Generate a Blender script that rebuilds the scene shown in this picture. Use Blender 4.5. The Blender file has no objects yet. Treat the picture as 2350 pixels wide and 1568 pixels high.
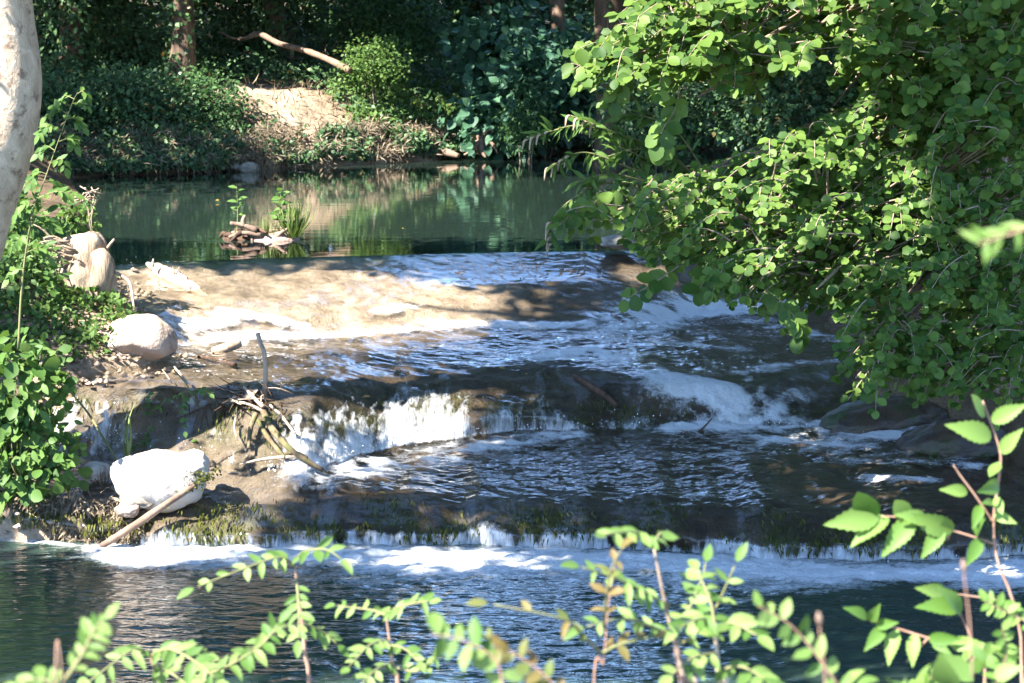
import bpy, math, random
import numpy as np
from mathutils import Vector, Matrix

# ---------------------------------------------------------------- camera, world, sun, exposure
SC = bpy.context.scene
COL = SC.collection
random.seed(7)
RNG = np.random.default_rng(7)
F_PX, C_X, C_Y = 5087.0, 1175.0, 784.0            # lens and picture centre of the 2350 px wide photograph
EYE = np.array([0.0, 0.0, 2.55])
TILT = math.atan(674.0 / 5087.0)

cam_d = bpy.data.cameras.new('camera')
cam = bpy.data.objects.new('camera', cam_d)
COL.objects.link(cam)
cam.location = EYE
cam.rotation_euler = (math.pi / 2 - TILT, 0, 0)
cam_d.sensor_width = 36.0
cam_d.lens = F_PX / 2350.0 * 36.0
cam_d.clip_start = 0.05
cam_d.clip_end = 400.0
cam_d.dof.use_dof = True
cam_d.dof.focus_distance = 11.5
cam_d.dof.aperture_fstop = 11.0
SC.camera = cam

SUN_DIR = np.array([-0.56, -0.42, 0.715])
SUN_DIR = SUN_DIR / np.linalg.norm(SUN_DIR)
world = bpy.data.worlds.new('World')
SC.world = world
world.use_nodes = True
wn = world.node_tree.nodes
sky = wn.new('ShaderNodeTexSky')
sky.sky_type = 'NISHITA'
sky.sun_disc = False
sky.sun_elevation = math.asin(SUN_DIR[2])
sky.sun_rotation = math.atan2(SUN_DIR[0], SUN_DIR[1])
sky.air_density = 0.8
sky.dust_density = 0.0
sky.ozone_density = 4.0
world.node_tree.links.new(sky.outputs[0], wn['Background'].inputs[0])
wn['Background'].inputs[1].default_value = 0.15

sun_d = bpy.data.lights.new('sun', 'SUN')
sun = bpy.data.objects.new('sun', sun_d)
COL.objects.link(sun)
sun_d.energy = 5.0
sun_d.angle = math.radians(0.5)
sun_d.color = (1.0, 0.94, 0.85)
sun.rotation_euler = Vector((-SUN_DIR[0], -SUN_DIR[1], -SUN_DIR[2])).to_track_quat('-Z', 'Y').to_euler()
sun.location = (-12, -6, 16)

vs = SC.view_settings
vs.view_transform = 'Standard'
vs.look = 'None'
vs.gamma = 1.0
vs.use_curve_mapping = False
vs.exposure = 2.65
SC.cycles.max_bounces = 8
SC.cycles.diffuse_bounces = 3
SC.cycles.glossy_bounces = 3
SC.cycles.transmission_bounces = 4
SC.cycles.transparent_max_bounces = 12
SC.cycles.sample_clamp_indirect = 6.0
SC.cycles.caustics_reflective = False
SC.cycles.caustics_refractive = False
SC.cycles.use_denoising = True

# ---------------------------------------------------------------- from the photograph to the place
CT, ST = math.cos(TILT), math.sin(TILT)
def ray(px, py):
    a = (px - C_X) / F_PX
    b = (C_Y - py) / F_PX
    return np.array([a, CT + b * ST, -ST + b * CT])
def at_y(px, py, y):
    r = ray(px, py)
    return EYE + r * (y / r[1])
def at_z(px, py, z):
    r = ray(px, py)
    return EYE + r * ((z - EYE[2]) / r[2])

# ---------------------------------------------------------------- noise
class Noise:
    def __init__(self, seed):
        r = np.random.default_rng(seed)
        self.p = np.tile(r.permutation(256), 2)
        ang = r.random(256) * 2 * np.pi
        z = r.random(256) * 2 - 1
        q = np.sqrt(1 - z * z)
        self.g = np.stack([q * np.cos(ang), q * np.sin(ang), z], 1)
    def __call__(self, x, y, z=0.0):
        x, y, z = np.broadcast_arrays(np.asarray(x, float), np.asarray(y, float), np.asarray(z, float))
        xi, yi, zi = np.floor(x).astype(int), np.floor(y).astype(int), np.floor(z).astype(int)
        xf, yf, zf = x - xi, y - yi, z - zi
        u, v, w = [t * t * t * (t * (t * 6 - 15) + 10) for t in (xf, yf, zf)]
        out = 0
        for dx in (0, 1):
            for dy in (0, 1):
                for dz in (0, 1):
                    h = self.p[(self.p[(self.p[(xi + dx) & 255] + yi + dy) & 255] + zi + dz) & 255]
                    g = self.g[h]
                    d = g[..., 0] * (xf - dx) + g[..., 1] * (yf - dy) + g[..., 2] * (zf - dz)
                    out = out + d * (u if dx else 1 - u) * (v if dy else 1 - v) * (w if dz else 1 - w)
        return out * 1.5
    def fbm(self, x, y, z=0.0, o=4, gain=0.5):
        s, a, f = 0, 1.0, 1.0
        for _ in range(o):
            s = s + a * self(x * f, y * f, z * f + 3.1 * _)
            a *= gain
            f *= 2.03
        return s
N1, N2, N3 = Noise(1), Noise(2), Noise(3)
def sstep(a, b, x):
    t = np.clip((x - a) / (b - a), 0, 1)
    return t * t * (3 - 2 * t)

# ---------------------------------------------------------------- meshes and objects
def tag(o, label=None, cat=None, group=None, kind=None):
    if label: o['label'] = label
    if cat: o['category'] = cat
    if group: o['group'] = group
    if kind: o['kind'] = kind
    return o
def link(name, data, parent=None):
    o = bpy.data.objects.new(name, data)
    COL.objects.link(o)
    if parent is not None: o.parent = parent
    return o
def empty(name, loc, label, cat, group=None):
    o = link(name, None)
    o.location = loc
    o.empty_display_size = 0.1
    EMPTY_LOC[o.name] = np.array(loc, float)
    return tag(o, label, cat, group)
EMPTY_LOC = {}
def mesh(name, v, faces, mat=None, smooth=True, attrs=None):
    """faces: (n,k) array, or a list of such arrays"""
    me = bpy.data.meshes.new(name)
    v = np.asarray(v, np.float32)
    if not isinstance(faces, list): faces = [faces]
    faces = [np.asarray(f, np.int32) for f in faces if len(f)]
    me.vertices.add(len(v))
    me.vertices.foreach_set('co', v.ravel())
    nl = sum(f.size for f in faces)
    npoly = sum(len(f) for f in faces)
    me.loops.add(nl)
    me.loops.foreach_set('vertex_index', np.concatenate([f.ravel() for f in faces]))
    me.polygons.add(npoly)
    tot = np.concatenate([np.full(len(f), f.shape[1], np.int32) for f in faces])
    st = np.concatenate([[0], np.cumsum(tot)[:-1]]).astype(np.int32)
    me.polygons.foreach_set('loop_start', st)
    me.polygons.foreach_set('loop_total', tot)
    if smooth: me.polygons.foreach_set('use_smooth', np.ones(npoly, bool))
    for k, a in (attrs or {}).items():
        at = me.attributes.new(k, 'FLOAT', 'POINT')
        at.data.foreach_set('value', np.asarray(a, np.float32))
    me.update(calc_edges=True)
    if mat: me.materials.append(mat)
    return me
def obj(name, v, faces, mat, parent=None, smooth=True, attrs=None):
    """vertices in world coordinates; a parented mesh is moved into its parent's frame"""
    v = np.asarray(v, float)
    if parent is not None: v = v - EMPTY_LOC[parent.name]
    return link(name, mesh(name, v, faces, mat, smooth, attrs), parent)
def grid_faces(nv, nu):
    i = np.arange(nv * nu).reshape(nv, nu)
    return np.stack([i[:-1, :-1].ravel(), i[:-1, 1:].ravel(), i[1:, 1:].ravel(), i[1:, :-1].ravel()], 1)

def smooth_path(pts, n):
    """Catmull-Rom through the points"""
    p = np.asarray(pts, float)
    if len(p) == 2:
        t = np.linspace(0, 1, n)[:, None]
        return p[0] * (1 - t) + p[1] * t
    q = np.vstack([2 * p[0] - p[1], p, 2 * p[-1] - p[-2]])
    out = []
    for t in np.linspace(0, len(p) - 1 - 1e-6, n):
        i = int(t); f = t - i
        a, b, c, d = q[i], q[i + 1], q[i + 2], q[i + 3]
        out.append(0.5 * (2 * b + (c - a) * f + (2 * a - 5 * b + 4 * c - d) * f * f + (3 * b - a - 3 * c + d) * f ** 3))
    return np.array(out)
def tube(path, r, sides=6, rough=0.0, freq=8.0, seed=0.0, cap=True):
    """a tapered, slightly knobbly tube along a path -> vertices, [quads, tris]"""
    path = np.asarray(path, float)
    n = len(path)
    r = np.interp(np.linspace(0, 1, n), np.linspace(0, 1, len(np.atleast_1d(r))), np.atleast_1d(r))
    t = np.gradient(path, axis=0)
    t /= np.linalg.norm(t, axis=1)[:, None] + 1e-12
    ref = np.array([0, 0, 1.0]) if abs(t[0][2]) < 0.85 else np.array([1.0, 0, 0])
    vs_ = []
    b = np.cross(t[0], ref); b /= np.linalg.norm(b)
    for i in range(n):
        b = b - t[i] * np.dot(b, t[i]); b /= np.linalg.norm(b) + 1e-12
        c = np.cross(t[i], b)
        a = np.arange(sides) / sides * 2 * np.pi
        ring = np.cos(a)[:, None] * b + np.sin(a)[:, None] * c
        rr = np.full(sides, r[i])
        if rough:
            q = path[i] + ring * r[i]
            rr = rr * (1 + rough * N1.fbm(q[:, 0] * freq + seed, q[:, 1] * freq, q[:, 2] * freq * 0.35, o=3))
        vs_.append(path[i] + ring * rr[:, None])
    v = np.vstack(vs_ + ([path[0][None], path[-1][None]] if cap else []))
    i = np.arange(n * sides).reshape(n, sides)
    j = np.roll(i, -1, axis=1)
    q = np.stack([i[:-1].ravel(), j[:-1].ravel(), j[1:].ravel(), i[1:].ravel()], 1)
    f = [q]
    if cap:
        f.append(np.vstack([np.stack([j[0], i[0], np.full(sides, n * sides)], 1), np.stack([i[-1], j[-1], np.full(sides, n * sides + 1)], 1)]))
    return v, f
def join(parts):
    """[(v, [faces...])] -> one v, list of faces by size"""
    V, Q, T, o = [], [], [], 0
    for v, fs in parts:
        V.append(v)
        for f in (fs if isinstance(fs, list) else [fs]):
            f = np.asarray(f)
            if len(f): (Q if f.shape[1] == 4 else T).append(f + o)
        o += len(v)
    out = []
    if Q: out.append(np.vstack(Q))
    if T: out.append(np.vstack(T))
    return np.vstack(V), out

# ---------------------------------------------------------------- leaf templates (base at origin, along +Y, upper side +Z)
def leaf_tmpl(stations, fold=0.25, curl=0.15, teeth=False):
    """stations: (t, half width) from base to tip; first and last are points"""
    t = np.array([s[0] for s in stations]); w = np.array([s[1] for s in stations])
    n = len(t)
    v = [(0, ti, -curl * ti * ti) for ti in t]
    L = list(range(n))
    faces = []
    li, ri = {}, {}
    for k in range(1, n - 1):
        li[k] = len(v); v.append((-w[k], t[k] + (0.0 if not teeth else 0.02), fold * w[k] - curl * t[k] ** 2))
        ri[k] = len(v); v.append((w[k], t[k] + (0.0 if not teeth else 0.02), fold * w[k] - curl * t[k] ** 2))
    faces.append((0, 1, li[1])); faces.append((0, ri[1], 1))
    for k in range(1, n - 2):
        faces += [(k, k + 1, li[k + 1]), (k, li[k + 1], li[k]), (k, ri[k], ri[k + 1]), (k, ri[k + 1], k + 1)]
    k = n - 2
    faces += [(k, n - 1, li[k]), (k, ri[k], n - 1)]
    return np.array(v, float), np.array(faces)
T_ROUND = leaf_tmpl([(0, 0), (.15, .22), (.4, .39), (.65, .41), (.87, .26), (1, 0)])
T_ROUND_LOW = leaf_tmpl([(0, 0), (.3, .36), (.72, .38), (1, 0)])
T_OVAL = leaf_tmpl([(0, 0), (.15, .16), (.35, .26), (.6, .25), (.82, .14), (1, 0)], fold=.3)
T_OVAL_B = leaf_tmpl([(0, 0), (.15, .15), (.35, .24), (.6, .24), (.82, .15), (1, 0)], fold=.55, curl=.38)
T_OVAL_C = leaf_tmpl([(0, 0), (.15, .18), (.35, .28), (.6, .24), (.82, .12), (1, 0)], fold=.12, curl=-.12)
T_OVAL_LOW = leaf_tmpl([(0, 0), (.35, .27), (.7, .2), (1, 0)], fold=.3)
T_LANCE = leaf_tmpl([(0, 0), (.2, .1), (.5, .13), (.8, .07), (1, 0)], fold=.3, curl=.3)
T_SERRATE = leaf_tmpl([(0, 0), (.10, .20), (.11, .17), (.21, .29), (.22, .25), (.33, .35), (.34, .30), (.45, .35), (.46, .30), (.57, .32), (.58, .26),
                       (.68, .26), (.69, .20), (.79, .18), (.80, .13), (.9, .09), (1, 0)], fold=.28, curl=.28)
T_HEART = leaf_tmpl([(0, 0), (-.06, .2), (.08, .4), (.3, .48), (.55, .42), (.8, .22), (1, 0)], fold=.2, curl=.2)
T_QUAD = (np.array([(0, 0, 0), (-.34, .5, .07), (.34, .5, .07), (0, 1, -.06)], float), np.array([(0, 2, 1), (1, 2, 3)]))
T_BLADE = (np.array([(-.012, 0, 0), (.012, 0, 0), (-.012, .4, .02), (.012, .4, .02), (-.008, .75, -.06), (.008, .75, -.06), (0, 1, -.22)], float),
           np.array([(0, 1, 3), (0, 3, 2), (2, 3, 5), (2, 5, 4), (4, 5, 6)]))
def frames(d, nrm):
    d = np.asarray(d, float); nrm = np.asarray(nrm, float)
    d = d / (np.linalg.norm(d, axis=-1, keepdims=True) + 1e-9)
    x = np.cross(d, nrm); x = x / (np.linalg.norm(x, axis=-1, keepdims=True) + 1e-9)
    z = np.cross(x, d)
    return np.stack([x, d, z], -1)                # columns X, Y, Z
def leaf_cloud(tmpl, pos, R, size):
    tv, tf = tmpl
    v = np.einsum('nij,kj->nki', R, tv) * np.asarray(size).reshape(-1, 1, 1) + pos[:, None, :]
    f = tf[None] + (np.arange(len(pos)) * len(tv))[:, None, None]
    return v.reshape(-1, 3), f.reshape(-1, tf.shape[1])
def leaves_obj(name, tmpl, pos, R, size, mat, parent=None, tint=None, kind=None):
    v, f = leaf_cloud(tmpl, pos, R, size)
    if tint is None: tint = RNG.random(len(pos))
    o = obj(name, v, f, mat, parent, smooth=True, attrs={'tint': np.repeat(tint, len(tmpl[0]))})
    if kind: o['kind'] = kind
    return o
def rand_dir(n, up=0.0, s=1.0):
    d = RNG.normal(size=(n, 3)) * s
    d[:, 2] += up
    return d / np.linalg.norm(d, axis=1)[:, None]
def unit(v):
    v = np.asarray(v, float)
    return v / (np.linalg.norm(v, axis=-1, keepdims=True) + 1e-12)

# ---------------------------------------------------------------- materials
class NT:
    def __init__(self, name):
        self.m = bpy.data.materials.new(name)
        self.m.use_nodes = True
        self.t = self.m.node_tree
        self.t.nodes.clear()
        self.out = self.t.nodes.new('ShaderNodeOutputMaterial')
    def n(self, typ, ins=None, **props):
        nd = self.t.nodes.new(typ)
        for k, v in props.items(): setattr(nd, k, v)
        for k, v in (ins or {}).items():
            s = nd.inputs[k]
            if hasattr(v, 'is_output'): self.t.links.new(v, s)
            else: s.default_value = v
        return nd
    def noise(self, vec, scale, detail=4, rough=.55, dist=0.0):
        return self.n('ShaderNodeTexNoise', {'Vector': vec, 'Scale': scale, 'Detail': detail, 'Roughness': rough, 'Distortion': dist}).outputs['Fac']
    def coord(self, scale=(1, 1, 1), rot=(0, 0, 0), which='Object'):
        c = self.n('ShaderNodeTexCoord').outputs[which]
        return self.n('ShaderNodeMapping', {'Vector': c, 'Scale': scale, 'Rotation': rot}).outputs[0]
    def ramp(self, fac, stops, interp='LINEAR'):
        r = self.n('ShaderNodeValToRGB', {'Fac': fac})
        e = r.color_ramp.elements
        r.color_ramp.interpolation = interp
        while len(e) > 1: e.remove(e[-1])
        for i, (p, c) in enumerate(stops):
            el = e[0] if i == 0 else e.new(p)
            el.position = p
            c = c if hasattr(c, '__len__') else (c, c, c)
            el.color = (*c, 1)
        return r.outputs['Color']
    def math(self, op, a, b=0.0, c=0.0, clamp=False):
        nd = self.n('ShaderNodeMath', {0: a, 1: b, 2: c}, operation=op)
        nd.use_clamp = clamp
        return nd.outputs[0]
    def mixc(self, fac, a, b):
        nd = self.n('ShaderNodeMix', data_type='RGBA')
        for k, v in ((0, fac), (6, a), (7, b)):
            if hasattr(v, 'is_output'): self.t.links.new(v, nd.inputs[k])
            else: nd.inputs[k].default_value = (*v, 1) if hasattr(v, '__len__') else v
        return nd.outputs[2]
    def attr(self, name):
        return self.n('ShaderNodeAttribute', attribute_name=name).outputs['Fac']
    def done(self, shader):
        self.t.links.new(shader, self.out.inputs[0])
        return self.m
def leaf_mat(name, c0, c1, single=False, trans=0.35, yellow=1.25, rough=0.42, brown=0.0):
    k = NT(name)
    if single: f = k.n('ShaderNodeObjectInfo').outputs['Random']
    else: f = k.attr('tint')
    stops = [(0.0, c0), (0.85, c1)]
    if brown: stops += [(1.0 - brown, c1), (min(1.0, 1.0 - brown + .02), (.16, .10, .03))]
    col = k.ramp(f, stops)
    nz = k.noise(k.coord(), 30.0, 2)
    col = k.mixc(k.math('MULTIPLY', nz, .35), col, c0)
    hs = k.n('ShaderNodeHueSaturation', {'Hue': .485, 'Saturation': 1.08, 'Value': yellow, 'Color': col}).outputs[0]
    p = k.n('ShaderNodeBsdfPrincipled', {'Base Color': col, 'Roughness': rough + .1, 'Specular IOR Level': .22})
    t = k.n('ShaderNodeBsdfTranslucent', {'Color': hs})
    return k.done(k.n('ShaderNodeMixShader', {0: trans, 1: p.outputs[0], 2: t.outputs[0]}).outputs[0])
def bark_mat(name, c0, c1, scale=14.0, moss=None, bump=.5, patch=None, grain=.28):
    k = NT(name)
    v = k.coord((1, 1, grain))
    n = k.noise(v, scale, 6, .65, .6)
    col = k.ramp(n, [(.3, c0), (.7, c1)])
    if patch:
        col = k.mixc(k.ramp(k.noise(k.coord(), 13.0, 6, .65), [(.54, 0), (.63, .8)]), col, patch)
    if moss:
        col = k.mixc(k.ramp(k.noise(k.coord(), 7.0, 4), [(.5, 0), (.62, 1)]), col, moss)
    b = k.n('ShaderNodeBump', {'Height': n, 'Strength': bump, 'Distance': .02})
    return k.done(k.n('ShaderNodeBsdfPrincipled', {'Base Color': col, 'Roughness': .85, 'Normal': b.outputs[0], 'Specular IOR Level': .2}).outputs[0])
def rock_mat(name, stops, scale=9.0, rough=.8, moss=None, moss_at=(.55, .65), bump=.6):
    k = NT(name)
    n = k.noise(k.coord(), scale, 8, .62, .3)
    n2 = k.noise(k.coord(), scale * 6, 4, .6)
    col = k.ramp(n, stops)
    if moss:
        col = k.mixc(k.ramp(k.noise(k.coord(), 4.5, 5), [(moss_at[0], 0), (moss_at[1], 1)]), col, moss)
    h = k.math('ADD', n, k.math('MULTIPLY', n2, .25))
    b = k.n('ShaderNodeBump', {'Height': h, 'Strength': bump, 'Distance': .03})
    return k.done(k.n('ShaderNodeBsdfPrincipled', {'Base Color': col, 'Roughness': rough, 'Normal': b.outputs[0], 'Specular IOR Level': .3}).outputs[0])
# ================================================================ THE RIVER: a travertine cascade between two pools
def wline(pts):
    w = np.array([at_z(*p) for p in pts])
    return w[np.argsort(w[:, 0])]
LINES = [
    wline([(-900, 1240, -.03), (0, 1235, -.03), (240, 1250, -.03), (330, 1264, -.03), (600, 1264, -.03), (900, 1264, -.03), (1200, 1264, -.03), (1500, 1270, -.03), (1700, 1287, -.03), (2000, 1300, -.03), (2350, 1288, -.03), (3000, 1288, -.03)]),
    wline([(-900, 1198, 0.089), (0, 1200, 0.089), (240, 1208, 0.089), (330, 1220, 0.084), (600, 1220, 0.084), (900, 1220, 0.084), (1200, 1220, 0.084), (1500, 1228, 0.084), (1700, 1240, 0.084), (2000, 1254, 0.084), (2350, 1244, 0.084), (3000, 1244, 0.084)]),
    wline([(-900, 1140, .22), (0, 1138, .22), (240, 1140, .215), (330, 1145, .21), (600, 1132, .215), (900, 1130, .215), (1200, 1136, .215), (1500, 1142, .21), (1700, 1162, .205), (2000, 1185, .2), (2350, 1180, .2), (3000, 1180, .2)]),
    wline([(-900, 1045, .31), (0, 1048, .31), (180, 1052, .31), (450, 1076, .30), (700, 1086, .29), (800, 1056, .30), (950, 1022, .30), (1150, 996, .32), (1300, 990, .34), (1500, 985, .37), (1620, 974, .38), (1900, 986, .37), (2100, 1010, .36), (2350, 1030, .34), (3000, 1060, .34)]),
    wline([(-900, 931, 0.555), (150, 926, 0.575), (400, 931, 0.565), (560, 956, 0.535), (650, 991, 0.480), (720, 998, 0.455), (900, 958, 0.455), (1000, 948, 0.460), (1250, 956, 0.435), (1450, 963, 0.395), (1600, 966, 0.390), (1750, 981, 0.365), (1900, 974, 0.385), (2100, 988, 0.395), (2350, 1001, 0.405), (3000, 1026, 0.405)]),
    wline([(-900, 872, 0.700), (150, 872, 0.700), (450, 880, 0.695), (600, 885, 0.690), (720, 890, 0.660), (900, 853, 0.640), (1100, 848, 0.630), (1300, 850, 0.630), (1450, 872, 0.610), (1700, 880, 0.590), (1900, 845, 0.600), (2100, 850, 0.610), (2350, 880, 0.610), (3000, 900, 0.610)]),
    wline([(-900, 838, .74), (100, 836, .74), (300, 834, .74), (420, 795, .745), (700, 777, .745), (1000, 757, .74), (1200, 749, .74), (1430, 746, .74), (1600, 716, .75), (1750, 702, .75), (2000, 692, .75), (2350, 692, .75), (3000, 692, .75)]),
    wline([(-900, 740, .93), (100, 735, .93), (300, 730, .93), (420, 700, .93), (700, 684, .93), (1000, 668, .93), (1200, 660, .93), (1430, 658, .92), (1600, 645, .91), (1750, 640, .91), (2000, 636, .91), (2350, 636, .91), (3000, 636, .91)]),
    wline([(-900, 655, 1.02), (100, 650, 1.02), (300, 642, 1.02), (600, 630, 1.02), (900, 622, 1.02), (1150, 615, 1.02), (1430, 610, 1.02), (1650, 606, 1.02), (2000, 606, 1.02), (3000, 606, 1.02)]),
    wline([(-900, 620, 1.095), (100, 614, 1.095), (300, 606, 1.095), (600, 593, 1.095), (900, 586, 1.095), (1150, 579, 1.095), (1430, 576, 1.095), (1650, 576, 1.095), (2000, 576, 1.095), (3000, 576, 1.095)]),
]
POOL_Z = 1.10
def line_at(i, X):
    L = LINES[i]
    Y = np.interp(X, L[:, 0], L[:, 1]); Z = np.interp(X, L[:, 0], L[:, 2])
    if i <= 2: Y = Y + .085 * N2.fbm(X * 2.4, 3.3) * (1 if i < 2 else .6) + .03 * N2(X * 8, .7 + i) * (i > 0); Z = Z + (.03 * N3.fbm(X * 1.7, 1.3 + i) + .015 * N1(X * 6, 2.2)) * (i > 0)
    elif i <= 5: Y = Y + .06 * N2.fbm(X * 2.2, 7.7) + .025 * N2(X * 9, 4.7 + i) * (i < 5)
    else: Y = Y + .06 * N2.fbm(X * 1.2, 9.9) * (i == 6)
    return Y, Z
SEG = [16, 24, 56, 24, 34, 46, 24, 22, 20]
def loft(X, seg, soft=7):
    Ys, Zs, V = [], [], []
    for s, n in enumerate(seg):
        y0, z0 = line_at(s, X); y1, z1 = line_at(s + 1, X)
        for t in (np.arange(n) / n):
            Ys.append(y0 * (1 - t) + y1 * t); Zs.append(z0 * (1 - t) + z1 * t); V.append(s + t)
    y, z = line_at(len(seg), X)
    Ys.append(y); Zs.append(z); V.append(len(seg) - 1e-3)
    Y, Z, V = np.array(Ys), np.array(Zs), np.array(V)
    for _ in range(soft):
        for A in (Y, Z):
            B = A.copy()
            B[1:-1] = (A[:-2] + 2 * A[1:-1] + A[2:]) / 4
            B[2:-2] = .5 * B[2:-2] + .125 * (A[:-4] + A[4:] + A[1:-3] + A[3:-1])
            A[:] = B
    return Y, Z, V
def water_z(X, Y):
    """height of the water at a place"""
    X = np.asarray(X, float); Y = np.asarray(Y, float)
    out = np.zeros(np.broadcast(X, Y).shape)
    prev = None
    for i in range(len(LINES)):
        y, z = line_at(i, X)
        if prev is None: out = np.where(Y < y, 0.0, out)
        else:
            t = np.clip((Y - prev[0]) / np.maximum(y - prev[0], 1e-3), 0, 1)
            out = np.where(Y >= prev[0], prev[1] * (1 - t) + z * t, out)
        prev = (y, z)
    return np.where(Y > prev[0], POOL_Z, out)
def on_water(px, py):
    """where a ray of the photograph meets the water"""
    r = ray(px, py)
    t = np.linspace(8, 34, 2600)
    p = EYE + r * t[:, None]
    d = p[:, 2] - water_z(p[:, 0], p[:, 1])
    k = int(np.argmax(d < 0))
    return p[k]
def strokes_field(strokes, X, Y):
    f = np.zeros(X.shape)
    for pts, wid, a in strokes:
        P = np.array([on_water(*p) for p in pts])[:, :2]
        best = np.full(X.shape, 1e9)
        for (p, q) in zip(P[:-1], P[1:]):
            d = q - p
            t = np.clip(((X - p[0]) * d[0] + (Y - p[1]) * d[1]) / (d @ d + 1e-9), 0, 1)
            best = np.minimum(best, np.hypot(X - p[0] - t * d[0], Y - p[1] - t * d[1]))
        if len(P) == 1: best = np.hypot(X - P[0][0], Y - P[0][1])
        f = np.maximum(f, a * np.exp(-(best / wid) ** 2))
    return f

# ---- the cascade's water skin
FOAM_STROKES = [
    ([(395, 785), (560, 775), (760, 770), (1000, 757)], .10, .75), ([(1000, 757), (1200, 748), (1430, 744)], .09, .95), ([(400, 745), (520, 735)], .10, .9),
    ([(520, 720), (700, 745)], .07, .75), ([(860, 715), (960, 700)], .06, .6),
    ([(1430, 744), (1520, 722), (1640, 705), (1760, 694)], .26, 1.1), ([(1440, 690), (1500, 715)], .06, .9),
    ([(1230, 822), (1350, 812), (1500, 862), (1620, 915), (1700, 960)], .15, 1.05), ([(1480, 850), (1640, 890), (1720, 950)], .15, 1.1),
    ([(1715, 855), (1745, 900), (1755, 960)], .07, .85), ([(1930, 828), (1800, 838), (1712, 855)], .10, .75), ([(1830, 900), (1770, 960)], .10, .75),
    ([(720, 1080), (900, 1066), (1050, 1042), (1180, 1014)], .17, .95), ([(750, 1072), (1060, 1062)], .13, .65), ([(1180, 1005), (1320, 1000)], .08, .8), ([(960, 1080), (1150, 1060)], .1, .35),
    ([(1560, 985), (1750, 975), (1900, 990), (2060, 1000), (2150, 1012)], .17, 1.0), ([(1700, 1010), (2100, 1025)], .16, .6), ([(1650, 1030), (2200, 1045)], .14, .3),
    ([(1960, 1095), (2150, 1105)], .06, .6), ([(1780, 755), (1960, 790)], .13, .7), ([(1480, 790), (1720, 800)], .09, .55), ([(1850, 1055), (2250, 1075)], .09, .5), ([(1560, 745), (1760, 740)], .10, .6), ([(1250, 790), (1420, 775)], .05, .6), ([(150, 980), (300, 1000)], .06, .5),
]
def relief(X, Y, V):
    """bulges and hollows of the tufa shelves"""
    return (.026 * N1.fbm(X * 1.3, Y * 1.5, 11.0, o=3)) * sstep(3.95, 4.4, V) * (1 - sstep(7.0, 8.0, V)) + .010 * N2.fbm(X * 1.4, Y * 1.6, 5.0, o=2) * sstep(.8, 1.4, V) * (1 - sstep(2.2, 3.0, V))
XS = np.linspace(-3.9, 4.1, 640)
Yb, Zb, V = loft(XS, SEG)
Xg = np.broadcast_to(XS, Yb.shape).copy()
Zb = Zb + relief(Xg, Yb, V[:, None])
def grid_normals(X, Y, Z):
    P = np.stack([X, Y, Z], -1)
    du = np.gradient(P, axis=1); dv = np.gradient(P, axis=0)
    return unit(np.cross(du, dv))
Nrm = grid_normals(Xg, Yb, Zb)
Vg = np.broadcast_to(V[:, None], Yb.shape)
arc = np.concatenate([np.zeros((1, Yb.shape[1])), np.cumsum(np.hypot(np.diff(Yb, axis=0), np.diff(Zb, axis=0)), axis=0)])
foam = strokes_field(FOAM_STROKES, Xg, Yb)
def curtain(seg_lo, seg_hi, dens, freq, seed, bias, grp=1.0):
    """white water hanging in strands from a brink"""
    inside = sstep(seg_lo - .05, seg_lo + .1, Vg) * (1 - sstep(seg_hi - .15, seg_hi + .45, Vg))
    st = .75 * N3.fbm(Xg * freq * .55 + .5 * N3(Xg * 3, arc * 3.0), arc * 1.6, seed, o=2) + .6 * N2.fbm(Xg * freq * 3.1 + .5 * N3(Xg * 6, arc * 5), arc * 4.5, seed, o=3)
    low = np.clip((seg_hi - Vg) / max(seg_hi - seg_lo, .1), 0, 1)            # 1 at the foot, 0 at the brink
    st = sstep(-.5, .9, st + grp * (.8 * N1.fbm(Xg * 1.9, arc * .8, seed + 4) + .6 * N2(Xg * 4.3, arc * 1.5, seed + 7)) + .4 * low - bias) * (.3 + .7 * low)
    return np.clip(inside * st * np.interp(Xg + .14 * N2.fbm(Xg * 5, arc * 5, 3.0), dens[0], dens[1]) * 1.25, 0, 1)
def xs_of(px_list, y, z): return np.array([at_z(p, y, z)[0] for p in px_list])
d2 = (xs_of([100, 190, 260, 330, 420, 680, 730, 880, 1040, 1085, 1120, 1160, 1290, 1330, 1480, 1520, 1580, 1640, 1780, 1900, 2400], 960, .45),
      [.1, .8, .9, .3, .08, .5, 1.9, 1.5, .95, .35, .4, .85, .75, .2, .6, .25, .55, .5, .6, .3, .2])
d3 = (xs_of([-200, 100, 310, 330, 480, 600, 800, 850, 1000, 1100, 1300, 1600, 1700, 2000, 2350], 1230, .06),
      [.1, .15, .2, 1.4, 1.3, 1.0, 1.0, 1.5, 1.3, 1.45, 1.5, 1.2, 1.3, 1.25, 1.3])
cur = np.maximum(curtain(3, 4.5, d2, 10, 1.0, -.34, .5), curtain(0, .95, d3, 9, 5.0, -.45))
weir_lace = sstep(6.02, 6.2, Vg) * (1 - sstep(6.9, 8.0, Vg)) * sstep(.15, .8, N3.fbm(Xg * 6, arc * 3.2, 2.0)) * .42 * (1 - .8 * sstep(-.6, .1, Xg))
fmod = .62 + .75 * N2.fbm(Xg * 2.3, arc * 3.0, 8.0) + .55 * N1.fbm(Xg * 8, arc * 9, 3.0, o=3)
foam = np.clip(foam * 1.4 * np.clip(fmod + .12, .15, 1.5), 0, 1.2)
foam = np.clip(np.maximum(np.maximum(foam, cur), weir_lace), 0, 1.2)
wob = .5 * N1(Xg * 2, arc * 2)
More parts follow.
